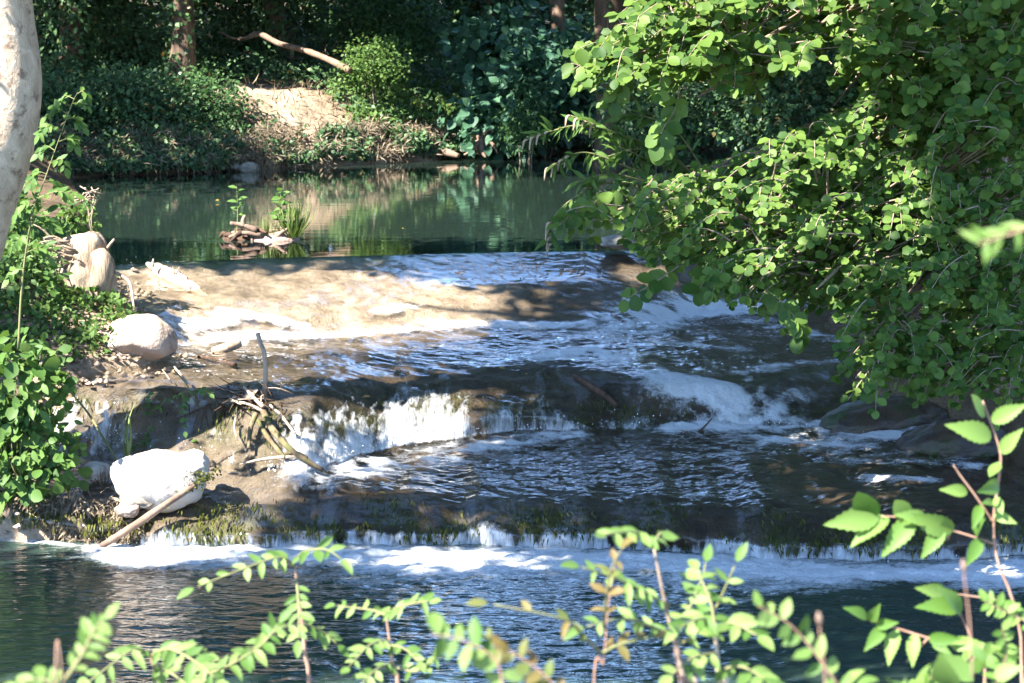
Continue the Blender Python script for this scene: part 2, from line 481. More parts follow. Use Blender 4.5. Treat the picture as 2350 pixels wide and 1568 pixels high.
chop = np.clip(sstep(1.5, 2.1, Vg) * (1 - sstep(2.9, 3.1, Vg)) + sstep(4.75, 5.3, Vg) * (1 - .82 * sstep(5.9, 6.25, Vg)), .12, 1) * (1 - .6 * sstep(7.3, 8.3, Vg))
amp = .0025 + .0075 * chop
rip = N1.fbm(Xg * 5 + wob + arc * 1.6, arc * 7.5, 0, o=3) + .45 * N2.fbm(Xg * 16, arc * 22, 2.0, o=2)
lump = N2.fbm(Xg * 13, arc * 13, 4.0, o=3)
disp = amp * rip + foam * (.007 + .008 * lump)
onfall = (cur > .05)
disp = np.where(onfall, disp + cur * (.008 + .012 * N3.fbm(Xg * 22, arc * 5, 1.0, o=2)), disp)
P = np.stack([Xg, Yb, Zb], -1) + Nrm * disp[..., None]
nv, nu = Yb.shape

def water_mat(name, tint, foam_col=(.80, .82, .84), chop=False, bump_a=(9, 22), bump_s=.5, murk=None, murk_f=0.0, rough=.06, fine=60.0, spec_boost=1.0):
    """thin running water: fresnel reflection over a clear or murky body, white foam where air is beaten in"""
    k = NT(name)
    c = k.coord((bump_a[0], bump_a[1], bump_a[1]))
    n1 = k.noise(c, 1.0, 2, .45, .7)
    n2 = k.noise(k.coord((1, 1.5, 1.5)), fine, 3, .55)
    h = k.math('ADD', n1, k.math('MULTIPLY', n2, .05))
    b = k.n('ShaderNodeBump', {'Height': h, 'Strength': k.math('MULTIPLY', k.attr('chop'), bump_s) if chop else bump_s, 'Distance': .03}).outputs[0]
    fr = k.n('ShaderNodeLayerWeight', {'Blend': .5, 'Normal': b}).outputs['Facing']
    fr = k.math('MULTIPLY_ADD', k.math('POWER', fr, 5.0), .97, .02, clamp=True)
    if spec_boost != 1.0: fr = k.math('MULTIPLY', fr, spec_boost, clamp=True)
    gl = k.n('ShaderNodeBsdfGlossy', {'Color': (1, 1, 1, 1), 'Roughness': rough, 'Normal': b}).outputs[0]
    body = k.n('ShaderNodeBsdfTransparent', {'Color': (*tint, 1)}).outputs[0]
    if murk is not None:
        d = k.n('ShaderNodeBsdfDiffuse', {'Color': (*murk, 1)}).outputs[0]
        body = k.n('ShaderNodeMixShader', {0: k.attr('depth'), 1: body, 2: d}).outputs[0]
    water = k.n('ShaderNodeMixShader', {0: fr, 1: body, 2: gl}).outputs[0]
    fm = k.attr('foam')
    fn = k.noise(k.coord(), 42.0, 5, .65, .5)
    fn2 = k.noise(k.coord((.45, 1, 1)), 12.0, 4, .6, .6)
    fall = k.attr('fall')
    st = k.noise(k.coord((1, .25, .12)), 48.0, 4, .7, .3)
    st2 = k.noise(k.coord((1, .3, .2)), 19.0, 4, .6, .5)
    fn = k.n('ShaderNodeMix', {0: fall, 2: fn, 3: st}).outputs[0]
    fn2 = k.n('ShaderNodeMix', {0: fall, 2: fn2, 3: st2}).outputs[0]
    s = k.math('ADD', k.math('MULTIPLY', fn, .55), k.math('MULTIPLY', fn2, .6))
    fac = k.n('ShaderNodeMapRange', {'Value': k.math('ADD', fm, k.math('MULTIPLY', k.math('SUBTRACT', s, .575), 2.1)), 'From Min': .32, 'From Max': 1.05, 'To Max': .93}).outputs[0]
    fac = k.math('MULTIPLY', fac, k.n('ShaderNodeMapRange', {'Value': fm, 'From Min': .03, 'From Max': .22}).outputs[0])
    fb = k.n('ShaderNodeBump', {'Height': k.math('ADD', fn, fn2), 'Strength': .7, 'Distance': .03}).outputs[0]
    fd = k.n('ShaderNodeBsdfDiffuse', {'Color': (*foam_col, 1), 'Normal': fb}).outputs[0]
    ft = k.n('ShaderNodeBsdfTranslucent', {'Color': (*foam_col, 1), 'Normal': fb}).outputs[0]
    fs = k.n('ShaderNodeMixShader', {0: .3, 1: fd, 2: ft}).outputs[0]
    fs = k.n('ShaderNodeMixShader', {0: .06, 1: fs, 2: gl}).outputs[0]
    return k.done(k.n('ShaderNodeMixShader', {0: fac, 1: water, 2: fs}).outputs[0])
M_CASCADE = water_mat('rushing_water', (.86, .86, .82), chop=True, bump_a=(6, 15), bump_s=.5, fine=46.0, rough=.03)
o = obj('cascade_water', P.reshape(-1, 3), grid_faces(nv, nu)[:, ::-1], M_CASCADE, attrs={'foam': foam.ravel(), 'fall': np.clip(cur * 1.6, 0, 1).ravel(), 'chop': chop.ravel()})
tag(o, kind='structure')

# ---- the rock under it
XB = np.linspace(-3.9, 4.1, 400)
Yr, Zr, Vr = loft(XB, [10, 16, 30, 16, 22, 28, 16, 14, 12])
Xr = np.broadcast_to(XB, Yr.shape); Vr = np.broadcast_to(Vr[:, None], Yr.shape)
Zr = Zr + relief(Xr, Yr, Vr)
Nr = grid_normals(Xr, Yr, Zr)
depth = .022 + .07 * np.exp(-((Vr - 2.45) / .4) ** 2) + .02 * np.exp(-((Vr - 5.4) / .4) ** 2)
rk = .030 * N3.fbm(Xr * 4, Yr * 5, Zr * 5, o=4) - .012
Pr = np.stack([Xr, Yr, Zr], -1) - Nr * (depth - np.minimum(rk, depth - .004 + .012 * (N2(Xr * 6, Yr * 9) > .25)))[..., None]
Pr = np.concatenate([Pr] + [Pr[-1:] + np.array([0, dy_, dz_]) for dy_, dz_ in ((.25, .006), (.6, -.005), (1.0, -.06), (2.0, -.35))]); Xr, Yr, Zr, Vr = [np.concatenate([q_] + [q_[-1:]] * 4) for q_ in (Xr, Yr, Zr, Vr)]
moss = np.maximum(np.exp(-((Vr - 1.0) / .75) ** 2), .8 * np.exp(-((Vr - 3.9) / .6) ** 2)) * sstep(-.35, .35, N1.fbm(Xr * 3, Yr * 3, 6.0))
pale = sstep(5.7, 6.2, Vr) * (1 - .8 * sstep(-.3, .2, Xr + .35 * N1(Yr * 4, 1.0))) + .30 * sstep(-1.0, -1.5, Xr) * (Vr < 5.5)  # sunlight put into the bed colour: paler where lit, darker on the shaded half
k = NT('wet_travertine')
n = k.noise(k.coord(), 9.0, 8, .7, .6)
n2 = k.noise(k.coord(), 45.0, 5, .65)
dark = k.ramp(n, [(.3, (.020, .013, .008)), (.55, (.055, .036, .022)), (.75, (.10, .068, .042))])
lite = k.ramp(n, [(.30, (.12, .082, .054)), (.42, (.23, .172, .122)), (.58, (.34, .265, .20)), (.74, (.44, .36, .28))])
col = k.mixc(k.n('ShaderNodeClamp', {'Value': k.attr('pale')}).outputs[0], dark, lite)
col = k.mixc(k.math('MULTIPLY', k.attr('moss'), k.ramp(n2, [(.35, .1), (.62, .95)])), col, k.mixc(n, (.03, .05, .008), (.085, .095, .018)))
bb = k.n('ShaderNodeBump', {'Height': k.math('ADD', n, k.math('MULTIPLY', n2, .5)), 'Strength': .8, 'Distance': .03}).outputs[0]
M_BED = k.done(k.n('ShaderNodeBsdfPrincipled', {'Base Color': col, 'Roughness': .45, 'Normal': bb}).outputs[0])
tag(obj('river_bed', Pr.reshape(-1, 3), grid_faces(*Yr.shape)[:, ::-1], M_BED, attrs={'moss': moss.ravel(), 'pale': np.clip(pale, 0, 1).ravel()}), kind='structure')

# ---- weeds and moss streaming over the two lips
def lip_moss(name, rows, n, sz, seed):
    r = np.random.default_rng(seed)
    sel = np.where((Vg[:, 0] > rows[0]) & (Vg[:, 0] < rows[1]))[0]
    i = r.choice(sel, n); j = r.integers(20, nu - 20, n)
    keep = N1.fbm(Xg[i, j] * 3, Yb[i, j] * 3, 6.0) + .25 * r.normal(size=n) > .0
    i, j = i[keep], j[keep]
    p = np.stack([Xg[i, j], Yb[i, j], Zb[i, j]], -1) - Nrm[i, j] * .002
    dn = -unit(np.stack([np.zeros(len(i)), np.gradient(Yb, axis=0)[i, j], np.gradient(Zb, axis=0)[i, j]], -1))
    d = unit(dn + .16 * r.normal(size=dn.shape) * [1, .3, .3] + Nrm[i, j] * .03)
    R = frames(d, Nrm[i, j] + .5 * r.normal(size=d.shape))
    return leaves_obj(name, (T_QUAD[0] * [.20, 1, 1], T_QUAD[1]), p, R, r.uniform(.5, 1.2, len(p)) * sz, M_MOSS, kind='stuff')
M_MOSS = leaf_mat('wet_moss', (.018, .028, .006), (.11, .115, .02), trans=.2, yellow=1.2, rough=.3)
lip_moss('river_moss', (.25, 2.0), 9000, .06, 31)
lip_moss('river_moss', (3.7, 4.5), 3000, .05, 32)

# ---- the two pools
def pool(name, X, Y, z, amp_f, foam_strokes, m, depth_f=None):
    Xp, Yp = (np.broadcast_to(X, Y.shape), Y)
    f = strokes_field(foam_strokes, Xp, Yp) if foam_strokes else np.zeros(Xp.shape)
    h = amp_f(Xp, Yp)
    if foam_strokes:
        f = np.clip(f * np.clip(1.35 + .7 * N2.fbm(Xp * 2.2, Yp * 3.2) + .4 * N1.fbm(Xp * 7, Yp * 12, o=3), .1, 1.4), 0, 1.2)
        h = h + f * (.006 + .016 * N2.fbm(Xp * 10, Yp * 12, 2.0))
    v = np.stack([Xp, Yp, z + h], -1)
    return tag(obj(name, v.reshape(-1, 3), grid_faces(*Yp.shape), m, attrs={'foam': f.ravel(), 'depth': (depth_f(Xp, Yp) if depth_f else np.ones(Xp.shape)).ravel()}), kind='structure')
Xl = np.linspace(-4.5, 4.5, 520)
y_end = line_at(0, Xl)[0] + .06
Yl = 6.3 + (y_end - 6.3)[None, :] * np.linspace(0, 1, 240)[:, None]
def low_ripple(X, Y):
    act = sstep(-2.2, -.6, X + .3 * N1(Y, X)) * (1 - .5 * sstep(1.4, 2.2, X)) * .8 + .35
    return act * (.0050 * N1.fbm(X * 5 + N2(X * 2, Y * 3), Y * 9, 3, o=3) + .0030 * N2.fbm(X * 17, Y * 21, o=2)) + .0035 * N3(X * 1.3, Y * 7)
LOW_FOAM = [([(300, 1268), (420, 1275), (640, 1275), (900, 1280)], .24, 1.15), ([(330, 1285), (470, 1285)], .22, .9), ([(880, 1285), (1050, 1295), (1250, 1287)], .32, 1.25),
            ([(1250, 1280), (1500, 1290), (1700, 1307), (1900, 1318)], .27, 1.2), ([(1900, 1318), (2150, 1318), (2350, 1305), (2500, 1300)], .20, 1.1), ([(2250, 1325), (2500, 1320)], .28, 1.1),
            ([(1500, 1330), (1850, 1345)], .22, .5), ([(0, 1240), (240, 1256)], .05, .6), ([(820, 1320), (1300, 1330)], .35, .42), ([(500, 1300), (760, 1305)], .25, .4)]
M_LOW = water_mat('lower_pool_water', (.5, .6, .5), bump_a=(7, 17), bump_s=.30, murk=(.022, .040, .032), murk_f=1.0, rough=.05, fine=55.0)
pool('lower_pool_water', Xl, Yl, 0.0, low_ripple, LOW_FOAM, M_LOW)
Xu = np.linspace(-13, 13, 300)
y0 = line_at(9, Xu)[0] - .01
Yu = y0[None, :] + (36 - y0)[None, :] * (np.linspace(0, 1, 240)[:, None] ** 1.9)
M_UP = water_mat('upper_pool_water', (.4, .6, .5), bump_a=(1.1, 4.5), bump_s=.035, murk=(.015, .026, .020), murk_f=1.0, rough=.03, fine=18.0)
pool('upper_pool_water', Xu, Yu, POOL_Z - .004, lambda X, Y: -.012 * np.exp(-((Y - y0) / .25) ** 2) * 0, None, M_UP, lambda X, Y: sstep(-.1, .75, Y - y0))

# ================================================================ THE BANKS
SHORE = [(-900, 1700, 0), (-900, 1240, 0), (-60, 1190, .1), (20, 1140, .25), (150, 1065, .31), (110, 960, .5), (125, 900, .66), (190, 862, .71), (330, 838, .72), (370, 815, .75), (262, 745, .86), (280, 690, .95), (245, 630, 1.05), (215, 590, 1.1),
         (205, 520, 1.1), (200, 460, 1.1), (150, 408, 1.1), (240, 402, 1.1), (450, 396, 1.1), (600, 388, 1.1), (760, 380, 1.1), (900, 373, 1.1), (1000, 366, 1.1), (1180, 353, 1.1), (1400, 346, 1.1), (1700, 342, 1.1), (2200, 338, 1.1), (2600, 345, 1.1),
         (2300, 430, 1.1), (1800, 470, 1.1), (1560, 515, 1.1), (1440, 535, 1.1), (1405, 548, 1.1), (1470, 572, 1.1), (1640, 585, 1.09), (1760, 640, .92), (1830, 690, .75), (1950, 780, .66), (1960, 860, .6), (2060, 930, .5), (2160, 985, .38),
         (2340, 1045, .32), (2550, 1150, .25), (2900, 1260, 0), (3300, 1700, 0)]
SH = np.array([at_z(*p) for p in SHORE])[:, :2]
SH = np.vstack([[-9, 6.6], SH[1:-1], [9, 6.6]])
def shore_sd(X, Y):
    """distance to the water's edge, positive on land"""
    d = np.full(X.shape, 1e9); inside = np.zeros(X.shape, bool)
    for a, b in zip(SH, np.roll(SH, -1, 0)):
        e = b - a
        t = np.clip(((X - a[0]) * e[0] + (Y - a[1]) * e[1]) / (e @ e + 1e-12), 0, 1)
        d = np.minimum(d, np.hypot(X - a[0] - t * e[0], Y - a[1] - t * e[1]))
        c = (a[1] > Y) != (b[1] > Y)
        inside ^= c & (X < (b[0] - a[0]) * (Y - a[1]) / (b[1] - a[1] + 1e-12) + a[0])
    return np.where(inside, -d, d)
def ground_z(X, Y):
    X = np.asarray(X, float); Y = np.asarray(Y, float)
    s = shore_sd(X, Y)
    s2 = s + .12 * N1.fbm(X * 1.2, Y * 1.2)
    w = water_z(np.clip(X, -4.5, 4.5), Y)
    pos = np.maximum(s2, 0)
    near = .02 + .13 * (1 - np.exp(-pos / .3)) + .07 * np.minimum(pos, 12)
    far = np.interp(pos, [0, .12, .3, 1.3, 1.9, 2.7, 6, 12, 30], [0, .18, .36, .86, .97, 1.02, 1.5, 2.0, 3.2])
    fw = sstep(23.3, 24.5, Y)
    h = near * (1 - fw) + far * fw
    nearbank = sstep(7.6, 5.2, Y)
    h = h * (1 - nearbank) + nearbank * (.15 + .85 * sstep(6.6, 4.2, Y))
    h = h + np.where(s > 0, 1, 0) * (.05 * N2.fbm(X * 1.7, Y * 1.7) + .02 * N3.fbm(X * 7, Y * 7, o=3)) * np.clip(s / .3, 0, 1)
    return np.where(s2 > 0, w + h, w - .04 - .5 * sstep(0, -.4, s2))
gx = np.concatenate([np.linspace(-11, -4.2, 60)[:-1], np.linspace(-4.2, 4.6, 150)[:-1], np.linspace(4.6, 12, 60)])
gy = np.concatenate([np.linspace(-7, 8, 40)[:-1], np.linspace(8, 17, 170)[:-1], np.linspace(17, 24, 60)[:-1], np.linspace(24, 34, 150)[:-1], np.linspace(34, 60, 50)])
GX, GY = np.meshgrid(gx, gy)
GZ = ground_z(GX, GY)
k = NT('bank_earth')
n = k.noise(k.coord(), 3.0, 8, .65, .3)
n2 = k.noise(k.coord(), 28.0, 5, .65)
col = k.ramp(n, [(.3, (.045, .030, .018)), (.5, (.10, .068, .042)), (.7, (.17, .12, .075))])
col = k.mixc(k.ramp(n2, [(.45, 0), (.7, .6)]), col, (.05, .045, .02))
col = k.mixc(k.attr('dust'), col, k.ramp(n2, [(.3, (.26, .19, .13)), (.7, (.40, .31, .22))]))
bb = k.n('ShaderNodeBump', {'Height': k.math('ADD', n, k.math('MULTIPLY', n2, .35)), 'Strength': .8, 'Distance': .06}).outputs[0]
M_EARTH = k.done(k.n('ShaderNodeBsdfPrincipled', {'Base Color': col, 'Roughness': .9, 'Normal': bb, 'Specular IOR Level': .15}).outputs[0])
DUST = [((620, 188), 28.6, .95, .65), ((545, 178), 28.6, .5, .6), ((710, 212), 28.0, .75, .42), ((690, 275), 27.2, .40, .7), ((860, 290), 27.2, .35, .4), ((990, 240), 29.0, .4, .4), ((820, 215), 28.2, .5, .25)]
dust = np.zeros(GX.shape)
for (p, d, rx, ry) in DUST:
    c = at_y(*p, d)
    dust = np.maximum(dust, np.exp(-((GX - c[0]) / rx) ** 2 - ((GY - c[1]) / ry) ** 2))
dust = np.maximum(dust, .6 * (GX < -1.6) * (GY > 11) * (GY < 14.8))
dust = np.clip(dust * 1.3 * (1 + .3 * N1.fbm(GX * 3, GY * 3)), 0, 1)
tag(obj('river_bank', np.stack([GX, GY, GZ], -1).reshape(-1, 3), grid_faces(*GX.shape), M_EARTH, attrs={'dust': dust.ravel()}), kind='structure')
hx, hy = np.meshgrid(np.linspace(-260, 260, 60), np.linspace(-200, 330, 60))
hz = np.where((np.abs(hx) < 16) & (hy > -14) & (hy < 66), -2.5, 2.5 + .05 * np.maximum(hy - 40, 0) + .6 * N1(hx * .05, hy * .05))
tag(obj('ground', np.stack([hx, hy, hz], -1).reshape(-1, 3), grid_faces(*hx.shape), M_EARTH, attrs={'dust': np.zeros(hx.size)}), kind='structure')
def ray_ground(px, py, y0=9, y1=60):
    """where a ray of the photograph meets the bank"""
    r = ray(px, py); r = r / r[1]
    t = np.linspace(y0, y1, 900)
    p = EYE + r * t[:, None]
    d = p[:, 2] - ground_z(p[:, 0], p[:, 1])
    k = int(np.argmax(d < 0)) if (d < 0).any() else len(t) - 1
    return p[k]
# ================================================================ LEAF AND BARK MATERIALS
M_IVY = leaf_mat('ivy_leaf', (.026, .066, .030), (.085, .150, .055), trans=.2, rough=.35, brown=.04)
M_BUSH = leaf_mat('bush_leaf', (.018, .055, .018), (.060, .125, .038), trans=.3)
M_BIG = leaf_mat('vine_leaf', (.028, .082, .048), (.075, .160, .090), trans=.3)
M_CROWN = leaf_mat('canopy_leaf', (.020, .050, .012), (.060, .120, .030), trans=.3)
M_WOOD = leaf_mat('woodland_leaf', (.026, .064, .030), (.09, .155, .055), trans=.3)
M_TREE1 = leaf_mat('bough_leaf_single', (.035, .085, .018), (.135, .215, .042), single=True, trans=.48, yellow=1.3)
M_TREE = leaf_mat('bough_leaf', (.030, .080, .016), (.135, .215, .042), trans=.48, yellow=1.3)
M_WEED1 = leaf_mat('weed_leaf_single', (.045, .105, .022), (.11, .19, .045), single=True, trans=.38)
M_WEED = leaf_mat('weed_leaf', (.040, .095, .020), (.11, .18, .045), trans=.38)
M_GRASS = leaf_mat('grass_blade', (.055, .11, .02), (.17, .21, .06), trans=.35)
M_DRY = leaf_mat('dry_stalk', (.075, .058, .038), (.25, .20, .14), trans=.15, rough=.8)
M_ASH1 = leaf_mat('leaflet_single', (.06, .13, .025), (.20, .29, .085), single=True, trans=.42, yellow=1.35)
M_RUST1 = leaf_mat('rusty_leaf_single', (.085, .12, .03), (.16, .10, .035), single=True, trans=.35)
M_SER1 = leaf_mat('toothed_leaf_single', (.07, .15, .025), (.18, .28, .07), single=True, trans=.42, yellow=1.35)
M_FALLEN = leaf_mat('fallen_leaf', (.42, .27, .05), (.38, .20, .06), single=True, trans=.2)
M_BARK_PALE = bark_mat('pale_bark', (.36, .27, .19), (.64, .52, .40), 12, bump=.8, grain=.8, patch=(.17, .115, .08))
M_BARK = bark_mat('dark_bark', (.05, .034, .024), (.15, .105, .075), 16)
M_BARK_RED = bark_mat('brown_bark', (.11, .07, .05), (.24, .17, .125), 14)
M_STEM = bark_mat('green_stem', (.10, .12, .04), (.20, .18, .09), 30, bump=.2)
M_STEM_RED = bark_mat('reddish_stem', (.20, .10, .065), (.36, .24, .17), 30, bump=.2)
M_TWIG = bark_mat('grey_twig', (.13, .095, .07), (.30, .23, .17), 40, bump=.2)
M_DEAD = bark_mat('bleached_wood', (.20, .145, .10), (.47, .36, .27), 26, bump=.6)
M_MOSSY = bark_mat('mossy_wood', (.06, .042, .025), (.20, .15, .085), 26, moss=(.075, .078, .028), bump=.5)
M_WETWOOD = bark_mat('wet_wood', (.03, .018, .012), (.11, .065, .042), 24, bump=.6)

# ================================================================ WHERE SUNLIGHT COMES THROUGH THE CANOPY (holes cut in the crowns towards chosen sunlit spots)
GAPS = []
def gap(px, py, r, d=None):
    GAPS.append((at_y(px, py, d) if d else on_water(px, py), r))
for q in [(330, 640), (450, 640), (580, 640), (720, 640), (850, 650), (940, 690), (430, 700), (560, 710), (700, 720), (840, 725), (960, 735)]: gap(*q, .32)
gap(1140, 670, .13); gap(1085, 655, .09); gap(460, 780, .2); gap(620, 790, .16); gap(820, 790, .12)
for q in [(325, 775, .32, 12.8), (280, 740, .25, 13.2), (200, 620, .30, 14.4), (230, 680, .2, 14.3), (130, 700, .32, 13.8), (60, 690, .2, 13.6), (370, 1085, .34, 11.4), (280, 1100, .25, 11.4), (220, 1080, .2, 11.6), (230, 960, .15, 11.9),
          (60, 870, .28, 12.0), (60, 1000, .30, 11.8), (120, 1080, .25, 11.6), (300, 1220, .22, 11.2), (130, 1190, .28, 11.3), (430, 1000, .18, 12.0), (520, 1020, .22, 11.95), (600, 960, .22, 12.0), (610, 830, .15, 12.3), (640, 1030, .2, 11.8),
          (740, 1040, .17, 11.9), (380, 1275, .26, 11.0), (500, 1190, .12, 11.3), (560, 1100, .16, 11.6), (330, 1070, .2, 11.6),
          (40, 40, .5, 11.4), (40, 160, .42, 11.4), (30, 290, .3, 11.4), (5, 420, .26, 11.4), (150, 260, .22, 11.6), (120, 370, .20, 11.6), (70, 540, .22, 11.6), (150, 480, .25, 12.5),
          (620, 195, .9, 28.2), (720, 215, .75, 27.8), (540, 170, .4, 28.4), (690, 275, .5, 27.2), (820, 175, .65, 28.6), (760, 150, .4, 29.2), (900, 215, .45, 28.4), (985, 235, .35, 28.8), (890, 315, .5, 27.3), (770, 285, .32, 27.2), (830, 255, .3, 27.8), (620, 300, .25, 26.9), (560, 270, .35, 26.9), (640, 90, .3, 30.0),
          (610, 535, .36, 16.9), (660, 500, .30, 16.9), (545, 460, .22, 16.9), (640, 460, .22, 16.9),
          (1290, 50, .22, 33.0), (1080, 25, .45, 34.0), (1100, 60, .2, 31.0), (1120, 320, .12, 29.5),
          (1450, 60, .60, 10.4), (1600, 60, .64, 10.4), (1750, 60, .60, 10.4), (1890, 60, .50, 10.4), (1480, 160, .58, 10.4), (1620, 170, .55, 10.4), (1760, 170, .45, 10.4), (1560, 240, .30, 10.4), (2080, 40, .22, 10.8), (2150, 90, .18, 10.8),
          (1300, 290, .17, 11.4), (1400, 330, .15, 11.4), (1330, 480, .08, 11.3), (1560, 350, .22, 10.8), (1660, 330, .2, 10.8), (1410, 540, .2, 15.5),
          (2270, 170, .22, 11.0), (2160, 220, .14, 12.2), (2120, 60, .14, 12.2), (2250, 730, .25, 10.2), (2300, 830, .25, 10.2), (2120, 700, .12, 10.2),
          (2330, 1310, .26, 10.8), (1000, 1298, .20, 10.95), (1170, 1300, .12, 10.95)]:
    gap(*q)
rg = np.random.default_rng(88)                      # small chinks of light all over the wood and the bank
for _ in range(46):
    gap(rg.uniform(90, 1400), rg.uniform(0, 330), rg.uniform(.06, .16), rg.uniform(27.5, 36))
for _ in range(10):
    gap(rg.uniform(1500, 2330), rg.uniform(300, 800), rg.uniform(.04, .09), 10.2)
GP = np.array([g[0] for g in GAPS]); GR = np.array([g[1] for g in GAPS])
def shades_gap(p, extra):
    d = p[:, None, :] - GP[None]
    t = d @ SUN_DIR
    dist = np.sqrt(np.maximum((d * d).sum(-1) - t * t, 0))
    return ((t > .2) & (dist < GR[None] + extra)).any(1)
def crown_points(n, region, zr, seed, dapple=.55):
    """clump centres whose shade falls on the region, leaving the sunlit gaps open"""
    r = np.random.default_rng(seed)
    x = r.uniform(region[0], region[1], n); y = r.uniform(region[2], region[3], n)
    z0 = np.where(y > 24, 1.9, 1.0)
    lo = np.where((y > 22) & (x < 5.2), np.maximum(zr[0], z0 + (x + 2.3) / .78), zr[0])          # the sky over the river stays open
    z = lo + r.random(n) * np.maximum(zr[1] - lo, .9)
    p = np.stack([x, y, z0], -1) + SUN_DIR * ((z - z0) / SUN_DIR[2])[:, None]
    return p[~shades_gap(p, .20)]
def clumps(p, per, sig, size, seed):
    r = np.random.default_rng(seed)
    c = np.repeat(p, per, 0)
    q = c + np.clip(r.normal(size=c.shape), -1.6, 1.6) * sig
    keep = ~shades_gap(q, .0)
    q = q[keep]
    nrm = unit(np.stack([r.normal(size=len(q)) * .6, r.normal(size=len(q)) * .6, np.ones(len(q))], -1))
    R = frames(rand_dir(len(q), -.25), nrm)
    return q, R, r.uniform(.7, 1.2, len(q)) * size

def ground_at(x, y): return float(ground_z(np.array([x]), np.array([y]))[0])
def trunk_part(name, pts, r, mat, parent, sides=14, n=26, rough=.12, freq=5, seed=0):
    v, f = tube(smooth_path(pts, n), r, sides, rough, freq, seed)
    return obj(name, v, f, mat, parent)

# ---- the leaning pale tree at the edge of the cascade, with an unseen crown shaped to shade the river
base = at_y(-310, 1150, 11.5); base[2] = ground_at(base[0], base[1]) - .1
tr = empty('leaning_tree', base, 'pale smooth-barked tree leaning at the edge of the cascade, dappled with leaf shadows', 'tree')
tp = [base, at_y(-185, 770, 11.5), at_y(-92, 600, 11.5), at_y(-55, 480, 11.48), at_y(-16, 350, 11.45), at_y(5, 230, 11.45), at_y(6, 130, 11.45), at_y(-8, 0, 11.45), at_y(-30, -250, 11.4), at_y(-160, -900, 11.3), at_y(-320, -1900, 11.4)]
trunk_part('trunk', tp, [.25, .20, .19, .19, .195, .19, .18, .17, .15, .09], M_BARK_PALE, tr, 28, 60, .05, 4)
lims = []
for e in [(-5.5, 7.5, 6.0), (-1.0, 8.0, 6.5), (1.0, 9.0, 7.0), (-3.0, 5.5, 6.4), (-5.5, 11, 7.0), (-1.5, 11, 7.5), (2.0, 7.0, 7.4)]:
    s = at_y(-160, -900, 11.3)
    lims.append(tube(smooth_path([s, (s + np.array(e)) / 2 + [0, 0, .7], np.array(e)], 12), [.10, .06, .02], 7, .1))
v, f = join(lims)
obj('limb', v, f, M_BARK_PALE, tr)
p = crown_points(2600, (-4.6, 5.6, 8.4, 16.6), (4.9, 8.2), 41)
r_ = np.random.default_rng(43)                     # clumps added to the unseen crown to shade the low boughs on the other side
t_ = np.stack([r_.uniform(.5, 3.4, 1300), r_.uniform(9.2, 12.8, 1300), r_.uniform(.9, 2.3, 1300)], -1)
t_ = t_ + SUN_DIR * (r_.uniform(4.6, 6.6, 1300) / SUN_DIR[2])[:, None]
p = np.vstack([p, t_[~shades_gap(t_, .16)]])
q, R, s = clumps(p, 46, .26, .15, 42)
# twigs of the crown just above the trunk drop leaf shadows on its bark
r_ = np.random.default_rng(5)
tw = at_y(10, 180, 11.45) + SUN_DIR * r_.uniform(.8, 2.0, 26)[:, None] + r_.normal(size=(26, 3)) * [.12, .12, .42]
q2 = np.repeat(tw, 9, 0) + r_.normal(size=(234, 3)) * .045
R2 = frames(rand_dir(234), rand_dir(234, 1))
leaves_obj('crown', T_QUAD, np.vstack([q, q2]), np.concatenate([R, R2]), np.concatenate([s, np.full(234, .05)]), M_CROWN, tr)

# ---- trees of the wood on the far bank
FAR_TREES = [  # px of trunk at base, base py, top px at py=0, distance, radius, bark, ivy amount, label, crown region share
    (408, 170, 420, 28.6, .15, M_BARK, .25, 'dark slim trunk hung with dead ivy strands behind the shaded bank', 0),
    (668, 120, 628, 31.5, .16, M_BARK, 1.0, 'ivy-clad leaning trunk behind the fallen branch on the far bank', 1),
    (1298, 110, 1278, 32.5, .125, M_BARK_RED, .06, 'slim reddish-brown trunk with sunlit side above the big-leaved vine', 2),
    (1400, 250, 1398, 28.8, .20, M_BARK, .12, 'stout dark trunk standing half hidden beyond the bright leafy bough', 3),
    (150, 150, 165, 28.5, .17, M_BARK, 1.2, 'trunk smothered in ivy at the shady end of the far bank', 4),
    (1105, 70, 1120, 36.0, .17, M_BARK_RED, .9, 'distant ivy-covered trunk catching yellow sunlight deep in the wood', 5)]
REG = [(-8.5, -3.4, 23.8, 34), (-3.4, -.6, 25.2, 36), (-.6, 2.6, 25.2, 38), (2.6, 8.5, 24, 38), (-14, -8.5, 22, 36), (-4, 6, 36, 42)]
